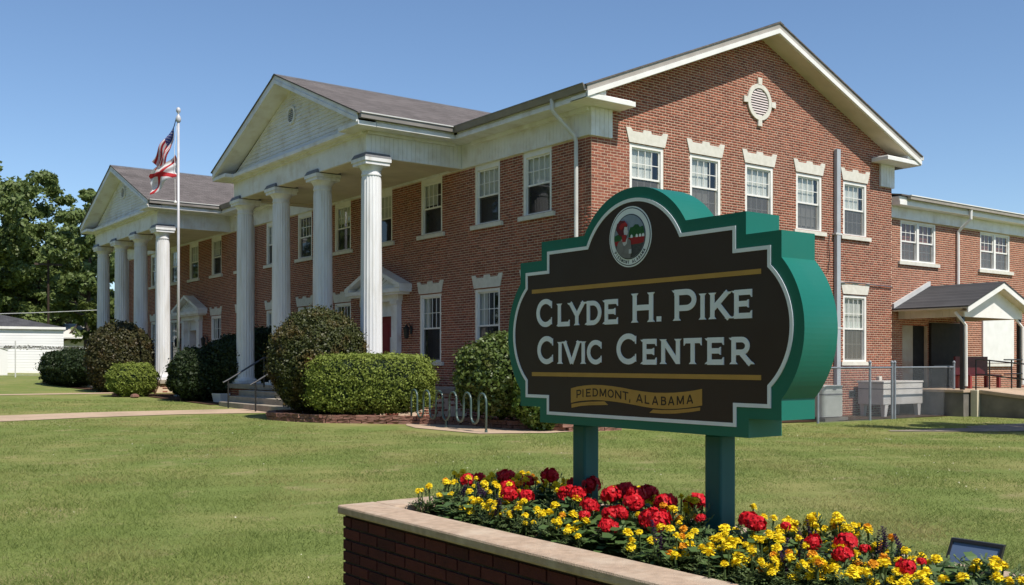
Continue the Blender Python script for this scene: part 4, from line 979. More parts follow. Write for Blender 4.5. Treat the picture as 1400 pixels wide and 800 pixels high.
def spike(seed):
    q = random.Random(seed); mb = MB()
    for k in range(34):
        z = -.05+.10*k/34; a = k*2.4; petal(mb, (0, 0, z), (cos(a), sin(a), .5), (0, 0, 1), .016*(1.15-k/44), .012, .3)
    return mb.mesh("flower_spike", M_pur)
SPK = [spike(1), spike(2)]
for x, y in ((-12.35,-12.98),(-12.3,-13.1),(-12.5,-14.72),(-12.1,-15.12),(-12.05,-15.2),(-12.4,-15.36),(-11.9,-15.42),(-12.0,-15.5),(-12.45,-13.52)):
    bl = [(rf.uniform(-.05, .05), rf.uniform(-.05, .05), rf.uniform(.13, .22), SPK[k % 2], rf.uniform(.9, 1.2)) for k in range(4)]
    plant("purple_salvia", x, y, bl, FS[rf.randrange(2)], 1.1)
# every plant is told by its place along the planter
ORD = ["first", "second", "third", "fourth", "fifth", "sixth", "seventh", "eighth", "ninth", "tenth", "eleventh", "twelfth", "thirteenth", "fourteenth", "fifteenth", "sixteenth", "seventeenth", "eighteenth", "nineteenth"]
TENS = ["", "", "twenty", "thirty", "forty", "fifty", "sixty", "seventy", "eighty", "ninety"]; TENTH = ["", "", "twentieth", "thirtieth", "fortieth", "fiftieth", "sixtieth", "seventieth", "eightieth", "ninetieth"]
def ordinal(i): return ORD[i-1] if i < 20 else (TENTH[i//10] if i % 10 == 0 else TENS[i//10]+"-"+ORD[i % 10-1])
def scr(x, y): 
    f = (x-CAMX)*cos(YAW)+(y-CAMY)*sin(YAW); r = (x-CAMX)*sin(YAW)-(y-CAMY)*cos(YAW); return r/f
KL = {"geranium": ("red geranium", "geranium", "red geraniums in the planter"), "marigold": ("yellow marigold plant", "marigold", "yellow marigolds in the planter"),
      "bedding_plant": ("leafy green plant", "plant", "green bedding plants in the planter"), "purple_salvia": ("dark purple flower plant", "flower", "purple flowers in the planter")}
for kd, (lab, cat, grp) in KL.items():
    for half, place in ((0, "nearer the pale coping"), (1, "in the rear row by the sign posts")):
        L_ = sorted([p for p in PLANTS if p[1] == kd and (p[2] >= -12.2) == bool(half)], key=lambda p: scr(p[2], p[3]))
        for i, p in enumerate(L_): tag(p[0], "%s %s, %s from the left" % (lab, place, ordinal(i+1)), cat, grp)

# ---- floodlight behind the planter
FL = thing("floodlight", "flat black framed floodlight with blue reflecting glass beside the planter", "floodlight", (-10.15, -14.84, gz(-10, -15)-.08), radians(0)); FL.scale = (.86, .86, .93)
M_flg = mat("floodlight_glass", (.10, .15, .26), (.14, .2, .32), rough=.08, spec=.8, scale=3)  # reflected sky put into the blue base colour
hs = MB(); hs.hexa([(-.06, -.17, .36), (-.06, .17, .36), (.05, .17, .53), (.05, -.17, .53), (.13, -.11, .33), (.13, .11, .33), (.16, .11, .45), (.16, -.11, .45)])
FH = hs.build("housing", mat("grey_cast_metal", (.30, .30, .31), (.24, .24, .25), rough=.5), FL, bevel=.008)
fr = MB()
def tilt(a, z, d): t = (z-.36)/.19; return (-.06+.117*t-d, a, z)
for a0, a1, z0, z1 in ((-.178, .178, .35, .367), (-.178, .178, .543, .56), (-.178, -.162, .367, .543), (.162, .178, .367, .543)):
    fr.hexa([tilt(a0, z0, -.01), tilt(a1, z0, -.01), tilt(a1, z1, -.01), tilt(a0, z1, -.01), tilt(a0, z0, .02), tilt(a1, z0, .02), tilt(a1, z1, .02), tilt(a0, z1, .02)])
fr.build("frame", M_black, FL); g_ = MB(); g_.quad(tilt(-.165, .365, .008), tilt(.165, .365, .008), tilt(.165, .545, .008), tilt(-.165, .545, .008)); g_.build("lens", M_flg, FL)
MB().box(.03, .09, -.14, .14, 0, .05).tube([(.06, 0, .04), (.06, 0, .38)], .02, 8).build("bracket", M_black, FL)

# ================================================================== SHRUBS AND TREES
def leaves_np(P, Nrm, size, rs, spread=.8, aspect=.62):
    """leaf quads (two-triangle rhombs) at points P, facing loosely along Nrm"""
    n = len(P); N = Nrm+rs.normal(0, spread, (n, 3)); N /= np.linalg.norm(N, axis=1, keepdims=True)+1e-9
    A = rs.normal(0, 1, (n, 3)); T = np.cross(N, A); T /= np.linalg.norm(T, axis=1, keepdims=True)+1e-9; B = np.cross(N, T)
    s = (size*rs.uniform(.6, 1.3, n))[:, None]
    V = np.stack([P-T*s, P-B*s*aspect+N*s*.15, P+T*s, P+B*s*aspect+N*s*.15], 1).reshape(-1, 3)
    return V, np.arange(n*4).reshape(-1, 4)
M_sh_dark = mat("shrub_leaf_dark", (.075, .085, .022), (.032, .042, .012), rough=.5, scale=9, island=.75, spec=.35, c3=(.13, .072, .022), c3scale=2.2, c3amt=.85, trans=.12)
M_sh_bron = mat("shrub_leaf_bronze", (.072, .068, .022), (.034, .038, .013), rough=.5, scale=9, island=.75, spec=.35, c3=(.10, .05, .02), c3scale=2.5, c3amt=.6, trans=.12)
M_sh_lite = mat("shrub_leaf_light", (.27, .32, .062), (.145, .195, .032), rough=.6, scale=7, island=.6, spec=.25, trans=.25, c3=(.13, .175, .035), c3scale=3.5, c3amt=.6)
M_sh_mid = mat("shrub_leaf_mid", (.125, .175, .035), (.050, .080, .016), rough=.45, scale=8, island=.75, spec=.4, trans=.15, c3=(.12, .10, .03), c3scale=3, c3amt=.6)
M_sh_shade = mat("shrub_leaf_shaded", (.030, .050, .014), (.014, .026, .007), rough=.55, scale=8, island=.7, spec=.3, trans=.12)  # leaf colour darkened for portico shade and the shrubs' dim insides
M_twig = mat("twig_brown", (.05, .035, .022), (.03, .02, .014), rough=.9)
def shrub(name, label, x, y, rx, ry, h, z0, m, leaf, dens, seed, power=2.0, rz=0, rough=.06, floor_=.0, cat="shrub", group=None, z_wid=None):
    t = thing(name, label, cat, (x, y, gz(x, y)), rz, group); rs = np.random.RandomState(seed)
    area = 4*pi*((rx*ry)**1.6/3+(rx*h/2)**1.6/3+(ry*h/2)**1.6/3)**(1/1.6)*1.15; n = int(area*dens)
    D = rs.normal(0, 1, (n, 3)); D /= np.linalg.norm(D, axis=1, keepdims=True)
    k = (np.abs(D)**power).sum(1)**(-1/power); Q = D*k[:, None]
    lump = 1+rough*(np.sin(D[:, 0]*9+seed)*np.sin(D[:, 1]*8+2*seed)+np.sin(D[:, 2]*11+seed*3)*.6)+.5*rough*np.sin(D[:, 0]*23+D[:, 2]*19+seed)
    dep = 1-.16*rs.rand(n)**2.2+.03*rs.randn(n)**2*.5; sh_ = rs.rand(n) < .012; dep[sh_] += rs.uniform(.03, .11, sh_.sum())
    P = Q*(lump*dep)[:, None]*np.array([rx, ry, h/2]); P[:, 2] += h/2+z0
    Nn = Q/np.array([rx, ry, h/2]); Nn /= np.linalg.norm(Nn, axis=1, keepdims=True)
    hol = np.sin(P[:, 0]*7+seed)*np.sin(P[:, 1]*8.3+seed*2)*np.sin(P[:, 2]*9.1+1)+.5*np.sin(P[:, 0]*17+P[:, 2]*15); keep = (P[:, 2] > floor_) & (rs.rand(n) < np.clip(1.25-1.0*np.clip(hol-.15, 0, 1), .15, 1)); V, F = leaves_np(P[keep], Nn[keep], leaf*rs.uniform(.7, 1.25, keep.sum()), rs)
    new_obj("foliage", np_mesh("foliage", V, F, m), t)
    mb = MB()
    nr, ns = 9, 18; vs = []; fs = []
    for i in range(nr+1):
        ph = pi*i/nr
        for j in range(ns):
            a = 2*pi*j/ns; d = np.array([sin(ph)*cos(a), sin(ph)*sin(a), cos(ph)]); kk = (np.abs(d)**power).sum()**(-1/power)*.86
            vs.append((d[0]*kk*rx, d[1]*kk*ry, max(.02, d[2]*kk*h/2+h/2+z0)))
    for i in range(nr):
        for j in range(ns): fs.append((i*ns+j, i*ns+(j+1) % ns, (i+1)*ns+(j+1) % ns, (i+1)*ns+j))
    mb.add(vs, fs); mb.build("inner_branches", M_sh_shade, t)
    st = MB()
    for k in range(5): a = k*1.3+seed; st.tube([(.12*cos(a), .12*sin(a), -.1), (.25*rx*cos(a), .25*ry*sin(a), z0+h*.3)], .025, 6)
    st.build("stem", M_twig, t); return t
shrub("round_shrub", "large ball shaped bronze green shrub right of the entrance steps", -4.13, 5.8, 1.2, 1.2, 2.6, .16, M_sh_dark, .034, 2100, 1, 2.15, rough=.025)
shrub("hedge", "long light green clipped hedge behind the bicycle rack", -3.62, 3.95, 1.47, .72, 1.38, .24, M_sh_lite, .03, 2300, 2, 4.6, rz=radians(-40), rough=.035, cat="hedge")
shrub("round_shrub", "glossy rounded green shrub between the bicycle rack and the large sign", -2.15, .3, 1.2, 1.05, 1.8, .26, M_sh_mid, .045, 1300, 3, 2.3, rough=.05)
shrub("bright_shrub", "bright green leafy shrub partly hidden by the left edge of the sign", -2.25, -.95, .6, .6, 1.45, .1, mat("shrub_leaf_bright", (.16, .24, .04), (.08, .13, .02), rough=.4, island=.7, spec=.45, trans=.25, scale=8), .05, 1000, 4, 2.2, rough=.09)
shrub("round_shrub", "large dome shaped bronze shrub in front of the far portico", -4.05, 23.6, 1.22, 1.22, 2.85, -.15, M_sh_bron, .05, 1200, 5, 2.2, rough=.03)
shrub("clipped_shrub", "small light green clipped shrub before the bronze dome shrub", -4.75, 19.6, .82, .75, 1.12, .05, M_sh_lite, .035, 1800, 6, 2.8, rough=.07)
shrub("clipped_shrub", "small light green shrub beside the flagpole foot", -3.0, 18.9, .55, .55, 1.2, .05, M_sh_lite, .035, 1800, 7, 2.6, rough=.07)
shrub("dark_shrub", "dark green shrub in the shade right of the flagpole", -3.55, 15.6, 1.1, 1.0, 1.75, .0, M_sh_shade, .045, 1200, 8, 2.5, rough=.06)
shrub("dark_shrub", "tall dark shrub in portico shade left of the first step rail", -2.55, 15.15, 1.1, 1.1, 2.2, .0, M_sh_shade, .045, 1200, 9, 2.6, rough=.05)
shrub("dark_shrub", "dark upright shrub in shade between the two leftmost columns of the near portico", -1.35, 15.6, .9, .9, 2.45, .0, M_sh_shade, .045, 1100, 10, 3.0, rough=.04)
shrub("hedge", "low dark hedge in shade at far left in front of the garage", -4.05, 30.8, 1.1, 3.6, 1.6, .0, M_sh_shade, .05, 900, 11, 2.8, rough=.05, cat="hedge")
# bare twigs of a dead shrub
bs = thing("bare_shrub", "leafless tan twiggy shrub at the foot of the far portico corner column", "shrub", (-3.65, 20.5, gz(-3.65, 20.5)))
tw = MB(); q = random.Random(3)
for k in range(16):
    a = q.uniform(0, 6.28); L = q.uniform(.55, .95); o = q.uniform(.2, .6)
    tw.tube([(0, 0, 0), (o*.3*cos(a), o*.3*sin(a), L*.5), (o*cos(a)*.6+q.uniform(-.1, .1), o*sin(a)*.6, L)], .016, 5, r2=.005)
tw.build("twigs", mat("dry_twig", (.30, .20, .11), (.2, .13, .07), rough=.9), bs)

M_bark = mat("bark", (.085, .065, .050), (.045, .035, .028), rough=.95, scale=3, stretch=(4, 4, .6), bump=.6, bscale=20)
M_tl1 = mat("tree_leaf", (.19, .24, .075), (.09, .135, .036), rough=.5, scale=.6, island=.6, spec=.35, trans=.3)
M_tl2 = mat("tree_leaf_dark", (.15, .205, .06), (.068, .11, .03), rough=.5, scale=.6, island=.6, spec=.3, trans=.3)
M_tl3 = mat("tree_leaf_yellow", (.120, .150, .030), (.06, .085, .02), rough=.5, scale=.6, island=.6, spec=.3, trans=.3)
def tree(label, x, y, H, R, trunk_h, seed, m, leaf=.20, nclump=60, per=420, tr=.35, group=None, squash=1.0):
    z0 = gz(x, y); t = thing("tree", label, "tree", (x, y, z0), 0, group); q = random.Random(seed); rs = np.random.RandomState(seed)
    tk = MB(); tk.tube([(0, 0, -.3), (q.uniform(-.2, .2), q.uniform(-.2, .2), trunk_h*.6), (q.uniform(-.4, .4), q.uniform(-.4, .4), H*.62)], tr, 9, r2=tr*.35); tk.build("trunk", M_bark, t)
    lb = MB(); C = []
    n1 = 9
    for i in range(n1):
        a = 2*pi*i/n1*1.0+q.uniform(-.4, .4); zb = trunk_h*.55+(H*.6-trunk_h*.5)*i/n1; L = R*q.uniform(.6, .95)*(1-.35*i/n1); e = q.uniform(.25, .8)
        p0 = Vector((0, 0, zb)); p1 = p0+Vector((cos(a)*L*.5, sin(a)*L*.5, L*.45*e)); p2 = p0+Vector((cos(a)*L, sin(a)*L, L*e*.95))
        lb.tube([p0, p1, p2], tr*.4, 6, r2=tr*.1); C += [p2, p1*.4+p2*.6]
        for k in range(2):
            b = a+q.uniform(-.9, .9); p3 = p1+Vector((cos(b)*L*.5, sin(b)*L*.5, L*q.uniform(.1, .6))); lb.tube([p1, (p1+p3)/2+Vector((0, 0, .15)), p3], tr*.18, 5, r2=tr*.05); C.append(p3)
    lb.build("limb", M_bark, t)
    cz = (trunk_h+H)/2; hz = (H-trunk_h)/2
    while len(C) < nclump:
        d = Vector((q.gauss(0, 1), q.gauss(0, 1), q.gauss(0, 1))).normalized(); rr = q.uniform(.45, 1.0)**.6
        wob = 1+.22*sin(3*atan2(d.y, d.x)+seed)+.15*sin(5*d.z+seed)
        C.append(Vector((d.x*R*rr*wob, d.y*R*rr*wob, cz+d.z*hz*rr*squash)))
    Ps, Ns = [], []
    for c in C:
        r = q.uniform(.10, .24)*R; k = int(per*q.uniform(.6, 1.3)); d = rs.normal(0, 1, (k, 3)); d /= np.linalg.norm(d, axis=1, keepdims=True)
        rad = (rs.rand(k)**.45)[:, None]*r*(1+.35*np.sin(d[:, :1]*5+c.x)); p = d*rad*np.array([1.15, 1.15, .72]); Ps.append(p+np.array(c)); Ns.append(d+np.array([0, 0, .5]))
    V, F = leaves_np(np.concatenate(Ps), np.concatenate(Ns), leaf, rs, .9); new_obj("crown", np_mesh("crown", V, F, m), t); return t
def bk(px, d): r = (px-700)/1387*d; return (CAMX+r*sin(YAW)+d*cos(YAW), CAMY-r*cos(YAW)+d*sin(YAW))
tree("tall spreading oak at far left edge behind the white garage", *bk(-25, 84), 17.2, 5.6, 5.0, 31, M_tl1, nclump=92, tr=.45)
tree("tall dense tree behind the garage roof", *bk(55, 88), 17.6, 4.6, 4.0, 32, M_tl1, nclump=92, tr=.4)
tree("loose crowned tree close to the left pediment", *bk(118, 80), 14.6, 3.0, 4.0, 33, M_tl1, nclump=60, tr=.3)
tree("dark full tree seen between the far portico columns", *bk(185, 92), 12.5, 4.6, 2.4, 34, M_tl2, nclump=80, tr=.4)
tree("lower rounded tree between the garage and the far columns", *bk(95, 104), 12.0, 5.2, 2.5, 35, M_tl2, nclump=80)
tree("dark lower tree behind the garage at the left edge", *bk(10, 106), 12.5, 5.5, 2.5, 36, M_tl2, nclump=80)
tree("bright yellow green tree between the second and third far columns", *bk(160, 78), 8.2, 2.6, 1.5, 37, M_tl3, nclump=50, leaf=.2)
tree("shade tree on the right lawn beyond the picture edge", 8.6, -9.6, 7.8, 2.3, 3.2, 38, M_tl2, nclump=85, per=260, leaf=.13, tr=.14)
# trees along the far side of the street, which the front windows mirror
rs = np.random.RandomState(51); n = 42000; yy = rs.uniform(-60, 150, n); hh = 17+2.5*np.sin(yy*.21)+2*np.sin(yy*.57+1)+1.2*np.sin(yy*1.3)
P = np.stack([-38-rs.rand(n)*7+2*np.sin(yy*.3), yy, rs.rand(n)**.75*hh+.4], 1); V, F = leaves_np(P, np.tile(np.array([[.6, -.2, .6]]), (n, 1)), .55, rs, .9)
tag(new_obj("far_wood", np_mesh("far_wood", V, F, M_tl1)), kind="stuff")
# far wood closing the view
rs = np.random.RandomState(50); n = 26000
pxs = rs.uniform(-260, 420, n); dd = 118+rs.rand(n)*14; hh = (5.5+2.5*np.sin(pxs*.031)+1.6*np.sin(pxs*.083+1))
zz = rs.rand(n)**.7*hh*1.25+.6; r_ = (pxs-700)/1387*dd
P = np.stack([CAMX+r_*sin(YAW)+dd*cos(YAW), CAMY-r_*cos(YAW)+dd*sin(YAW), zz], 1); V, F = leaves_np(P, np.tile(np.array([[-.4, -.6, .6]]), (n, 1)), .42, rs, .9)
tag(new_obj("far_wood", np_mesh("far_wood", V, F, M_tl2)), kind="stuff")

# ================================================================== LOW RETAINING WALL OF BLOCKS
RW = thing("retaining_wall", "low reddish split block wall edging the shrub bed", "wall")
M_block = mat("split_block", (.27, .135, .10), (.17, .085, .065), rough=.95, scale=12, obj_rand=.6, bump=1.0, bscale=35, c3=(.30, .20, .15), c3scale=5, c3amt=.5)
line = [(-3.35, 7.0), (-4.9, 6.85), (-5.25, 6.2), (-5.05, 5.0), (-4.75, 4.25), (-4.07, 3.38), (-3.39, 2.58), (-2.54, 1.42), (-2.46, -.2), (-1.9, -1.35), (-.6, -1.5), (-.1, -.3)]
BLK = []
for s in range(4):
    q = random.Random(60+s); mb = MB(); mb.box(-.145, .145, -.1, .1, 0, .095)
    me = mb.mesh("block", M_block); bm = bmesh.new(); bm.from_mesh(me); bmesh.ops.subdivide_edges(bm, edges=bm.edges[:], cuts=2, use_grid_fill=True)
    for v in bm.verts: v.co += Vector((q.uniform(-.008, .008), q.uniform(-.014, .014), q.uniform(-.006, .006)))
    bm.to_mesh(me); bm.free(); BLK.append(me)
q = random.Random(64)
for course in range(2):
    acc = .15 if course else 0.0
    for a, b in zip(line[:-1], line[1:]):
        L = sqrt((b[0]-a[0])**2+(b[1]-a[1])**2); ang = atan2(b[1]-a[1], b[0]-a[0])
        while acc < L:
            t = acc/L; x, y = a[0]+(b[0]-a[0])*t, a[1]+(b[1]-a[1])*t
            o = new_obj("block", BLK[q.randrange(4)], RW, (x, y, gz(x, y)-.01+.105*course)); o.rotation_euler = (q.uniform(-.03, .03), q.uniform(-.03, .03), ang+q.uniform(-.05, .05)); acc += .305
        acc -= L
# ================================================================== BICYCLE RACK
RK = thing("bicycle_rack", "dark green serpentine tube bicycle rack with six loops", "bicycle rack", (-3.45, .9, gz(-3.45, .9)))
p0, p1 = Vector((-3.24, 2.72, gz(-3.2, 2.7))), Vector((-3.64, -.90, gz(-3.6, -.9))); pts = []
Tz, Bz = .80, .17; stp = (p1-p0)/11
def xyz(k, z): p = p0+stp*k; return Vector((p.x, p.y, p.z+z))-Vector(RK.location)
pts.append(xyz(0, -.05))
for k in range(12):
    up = k % 2 == 0
    if k > 0: pts.append(xyz(k, Bz+.17 if up else Tz-.17))
    pts.append(xyz(k, Tz-.17 if up else (Bz+.17 if k < 11 else -.05)))
    if k < 11:
        for j in range(1, 8):
            a = pi*j/8; pts.append(xyz(k+.5-.5*cos(a), (Tz-.17+.17*sin(a)) if up else (Bz+.17-.17*sin(a))))
M_rack = mat("rack_paint", (.075, .12, .11), (.055, .09, .085), rough=.35, scale=10, spec=.6)
MB().tube(pts, .024, 8).build("rack_tube", M_rack, RK, smooth=True)
for k in (0, 11): MB().lathe([(.06, 0), (.06, .012), (.03, .015), (.03, .06)], 12, tuple(xyz(k, 0))).build("base_plate", M_rack, RK)
MB().tube([xyz(5.5, -.03), xyz(5.5, .18)], .024, 8).build("support_leg", M_rack, RK)
# ================================================================== STEP RAILS, POT
for y, lab in ((11.3, "black iron step rail on the left side of the entrance steps"), (9.25, "black iron step rail beside the large round shrub")):
    R = thing("step_rail", lab, "handrail", (-4.38, y, gz(-4.4, y)), 0, "black rails on the entrance steps"); 
    MB().tube([(0, 0, -.05), (0, 0, .82)], .024, 8).build("post", M_black, R); MB().tube([(1.12, 0, .6), (1.12, 0, 1.5)], .024, 8).build("post", M_black, R)
    MB().tube([(-.16, 0, .76), (0, 0, .84), (1.12, 0, 1.5), (1.22, 0, 1.5)], .026, 8).build("handrail", mat("rail_paint", (.03, .032, .036), rough=.3, spec=.6), R)
pt = thing("white_pot", "white rectangular tapered flower box on the ground by the dark shrubs", "flower box", (-3.45, 14.35, gz(-3.4, 14.3)), radians(10))
mb = MB(); mb.hexa([(-.14, -.22, 0), (.14, -.22, 0), (.14, .22, 0), (-.14, .22, 0), (-.19, -.27, .3), (.19, -.27, .3), (.19, .27, .3), (-.19, .27, .3)]); mb.build("box", M_trim, pt, bevel=.01)
MB().box(-.17, .17, -.25, .25, .3, .304).build("soil", M_soil, pt)
for x, y, s, lab in ((-4.95, 18.6, .16, "small rounded terracotta rock by the clipped shrub"), (-5.35, 19.6, .13, "broken reddish edging block left of the terracotta rock")):
    mb = MB(); mb.lathe([(s*.7, 0), (s, s*.3), (s*.85, s*.8), (s*.3, s*1.1)], 8); o = mb.build("rock", M_block, None, (x, y, gz(x, y))); tag(o, lab, "rock"); o.scale = (1, 1.3, .8)

# ================================================================== FLAGPOLE AND FLAGS
FX, FY = -3.3, 18.95
fp = thing("flagpole", "tall pale metal flagpole with double ball finial before the portico", "flagpole", (FX, FY, gz(FX, FY)))
HP = 9.98
M_pole = mat("pole_metal", (.55, .55, .56), (.45, .45, .46), rough=.35, scale=3, spec=.6)
MB().tube([(0, 0, -.1), (0, 0, HP)], .055, 12, r2=.042).build("pole", M_pole, fp, smooth=True)
MB().lathe([(.02, HP-.05), (.08, HP), (.10, HP+.1), (.07, HP+.2), (.03, HP+.25), (.03, HP+.3), (.075, HP+.36), (.085, HP+.42), (.06, HP+.5), (.01, HP+.53)], 14).build("finial", M_pole, fp, smooth=True)
MB().lathe([(.16, 0), (.16, .03), (.09, .08)], 16).build("base_collar", M_pole, fp)
RV = Vector((sin(YAW), -cos(YAW), 0)); FV = Vector((cos(YAW), sin(YAW), 0))
MB().tube([RV*-.06+Vector((0, 0, HP-.1)), RV*-.14+Vector((0, 0, 9.0)), RV*-.12+Vector((0, 0, 7.6)), RV*-.11+Vector((0, 0, 7.1))], .008, 5).lathe([(.01, 0), (.05, .03), (.05, .08), (.01, .12)], 8, tuple(RV*-.11+Vector((0, 0, 7.0)))).build("halyard", M_trim, fp)
def cloth(name, label, corners, folds, NS, NT, colfn, mats, thick=.0):
    """hoist top, hoist bottom, fly top, fly bottom in metres right of / above the pole foot"""
    t = thing(name, label, "flag", (FX, FY, gz(FX, FY))); a, b, c, d = corners; V = []; F = []; MI = []
    for j in range(NT+1):
        for i in range(NS+1):
            s, u = i/NS, j/NT
            r = (a[0]*(1-s)+c[0]*s)*(1-u)+(b[0]*(1-s)+d[0]*s)*u; z = (a[1]*(1-s)+c[1]*s)*(1-u)+(b[1]*(1-s)+d[1]*s)*u
            dr, dz, dd_ = folds(s, u); p = RV*(r+dr)+FV*dd_; V.append((p.x, p.y, z+dz))
    for j in range(NT):
        for i in range(NS): F.append((j*(NS+1)+i, j*(NS+1)+i+1, (j+1)*(NS+1)+i+1, (j+1)*(NS+1)+i)); MI.append(colfn((i+.5)/NS, (j+.5)/NT))
    new_obj("cloth", np_mesh("cloth", V, F, mats, MI, smooth=True), t); return t, V
M_fw = mat("flag_white", (.74, .74, .74), (.68, .68, .68), rough=.8, trans=.3); M_fr = mat("flag_red", (.46, .03, .035), (.40, .025, .03), rough=.8, trans=.25); M_fb = mat("flag_blue", (.03, .045, .17), (.025, .035, .14), rough=.8, trans=.2)
def us_fold(s, u): return (.05*sin(9*s+2.5*u)*s, .03*sin(7*u), .22*sin(11*u+4*s)*(.25+.75*s)+.12*sin(8*s))
ppm = 1387/37.4
def rz_(px, py): return ((px-243.6)/ppm, (538-py)/ppm)
def us_col(s, u):
    if s < .40 and u < 7/13:
        return 2
    return 1 if int(u*13) % 2 == 0 else 0
tf, VV = cloth("national_flag", "limp red white and blue striped flag with stars near the pole top", [rz_(240, 163), rz_(236, 196), rz_(208, 222), rz_(219, 238)], us_fold, 60, 39, us_col, [M_fw, M_fr, M_fb])
st = MB()
for i in range(9):
    for j in range(11 if False else (6 if i % 2 == 0 else 5)):
        u = (i+1)/10*7/13; s = ((j*2+1 if i % 2 == 0 else j*2+2))/12*.40; ii, jj = int(s*60), int(u*39)
        p = Vector(VV[jj*61+ii]); e = .022; off = FV*-.012
        a_ = (Vector(VV[jj*61+ii+1])-p).normalized(); b_ = (Vector(VV[min(39, jj+1)*61+ii])-p).normalized(); P5 = []
        for k in range(10): an = 2*pi*k/10; rr = e if k % 2 == 0 else e*.42; P5.append(p+off+a_*rr*cos(an)+b_*rr*sin(an))
        st.add(P5, [tuple(range(10))])
tag(st.build("stars", M_fw, tf), kind="stuff")
def al_fold(s, u): return (.05*sin(6*s+3*u), .03*sin(5*s), .13*sin(7*s+3*u)+.07*sin(12*u))
def al_col(s, u): return 1 if min(abs(u-s), abs(u-(1-s))) < .105 else 0
cloth("state_flag", "white flag with a crimson diagonal cross hanging under the national flag", [rz_(239, 212), rz_(241, 242), rz_(203, 240), rz_(206, 266)], al_fold, 64, 64, al_col, [M_fw, M_fr])

# ================================================================== RIGHT SIDE: FENCE, AIR CONDITIONER, BOX ON LEGS, RAMP RAIL, BENCH
FN = thing("chain_link_fence", "grey chain link fence in front of the equipment by the side porch", "fence")
M_galvd = mat("galvanised_steel", (.24, .265, .30), (.17, .195, .22), rough=.45, scale=5, spec=.5)
fy = -1.55; fx = [6.4, 8.68, 9.85, 12.9]
for x in fx+[9.72]: MB().tube([(x, fy, -.05), (x, fy, 1.64)], .035, 8).lathe([(.045, 1.62), (.045, 1.65), (.02, 1.69)], 8, (x, fy, 0)).build("fence_post", M_galvd, FN)
for a, b in ((6.4, 9.72), (9.85, 12.9)): MB().tube([(a, fy, 1.5), (b, fy, 1.5)], .022, 8).build("top_rail", M_galvd, FN)
cl = MB(); W_ = .0015
for a, b in ((6.4, 9.72), (9.85, 12.9)):
    z0, z1 = .05, 1.5; k = a-(z1-z0)
    while k < b:
        for sg_ in (1, -1):
            x0, x1, za, zb = k, k+(z1-z0), (z0 if sg_ > 0 else z1), (z1 if sg_ > 0 else z0)
            if x0 < a: f = (a-x0)/(x1-x0); za += (zb-za)*f; x0 = a
            if x1 > b: f = (b-x0)/(x1-x0); zb = za+(zb-za)*f; x1 = b
            if x1-x0 > .02: cl.hexa([(x0, fy-W_+.004*sg_, za-W_*1.4), (x1, fy-W_+.004*sg_, zb-W_*1.4), (x1, fy+W_+.004*sg_, zb-W_*1.4), (x0, fy+W_+.004*sg_, za-W_*1.4), (x0, fy-W_+.004*sg_, za+W_*1.4), (x1, fy-W_+.004*sg_, zb+W_*1.4), (x1, fy+W_+.004*sg_, zb+W_*1.4), (x0, fy+W_+.004*sg_, za+W_*1.4)])
        k += .062
tag(cl.build("chain_link", M_galvd, FN), kind="stuff")
AC = thing("air_conditioner", "pale rounded outdoor air conditioner behind the fence at the gable wall", "air conditioner", (7.62, -.75, gz(8, -.7)))
M_ac = mat("ac_paint", (.52, .53, .50), (.44, .45, .42), rough=.5, scale=5, spec=.4)
mb = MB(); pr = []
for cx, cy, a0 in ((.32, .30, 0), (-.32, .30, 90), (-.32, -.30, 180), (.32, -.30, 270)):
    for k in range(5): a = radians(a0+22.5*k); pr.append((cx+.12*cos(a), cy+.12*sin(a)))
mb.prism(pr, lambda u, v, d: (u, v, d), .12, .92); mb.build("cabinet", M_ac, AC)
gv = MB()
for k in range(15): z = .17+k*.045; gv.prism([(x*1.012, y*1.012) for x, y in pr], lambda u, v, d: (u, v, d), z, z+.022)
gv.build("grille", M_ac, AC); MB().prism([(x*1.03, y*1.03) for x, y in pr], lambda u, v, d: (u, v, d), .92, .96).build("top_cover", M_ac, AC)
MB().prism([(x*1.025, y*1.025) for x, y in pr], lambda u, v, d: (u, v, d), .70, .735).build("band", M_lead, AC)
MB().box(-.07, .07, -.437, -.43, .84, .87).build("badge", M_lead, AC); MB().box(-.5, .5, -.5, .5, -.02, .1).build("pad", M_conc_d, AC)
BX = thing("metal_chest", "long pale metal chest on four tapered legs behind the fence", "metal chest", (11.2, -.55, gz(11, -.5)))
M_ch = mat("chest_paint", (.62, .60, .58), (.52, .50, .48), rough=.5, scale=2, spec=.35, c3=(.4, .33, .28), c3scale=1.8, c3amt=.4)
MB().box(-1.0, 1.0, -.42, .42, .36, .98).build("chest", M_ch, BX, bevel=.015); MB().box(-1.02, 1.02, -.44, .44, .985, 1.04).build("lid", M_ch, BX, bevel=.01); MB().box(-1.005, 1.005, -.425, .425, .80, .825).build("band", M_lead, BX)
for sx in (-1, 1):
    for sy in (-1, 1):
        x, y = sx*.86, sy*.34; MB().hexa([(x-.05, y-.05, -.02), (x+.05, y-.05, -.02), (x+.05, y+.05, -.02), (x-.05, y+.05, -.02), (x-.09-sx*.03, y-.07, .36), (x+.09-sx*.03, y-.07, .36), (x+.09-sx*.03, y+.07, .36), (x-.09-sx*.03, y+.07, .36)]).build("leg", M_ch, BX)
BN = thing("bench", "dark maroon wooden bench with back on the side porch", "bench", (15.0, -1.2, .84))
M_mar = mat("maroon_paint", (.11, .018, .022), (.075, .012, .016), rough=.5, scale=6)
MB().box(-1.05, .85, .2, .26, .42, .98).build("backrest", M_mar, BN); MB().box(-1.05, .85, -.25, .2, .38, .42).build("seat", M_mar, BN)
for x in (-.95, .75):
    for y in (-.2, .2): MB().box(x-.05, x+.05, y-.05, y+.045, 0, .38).build("leg", mat("red_leg", (.30, .05, .045), rough=.5), BN)
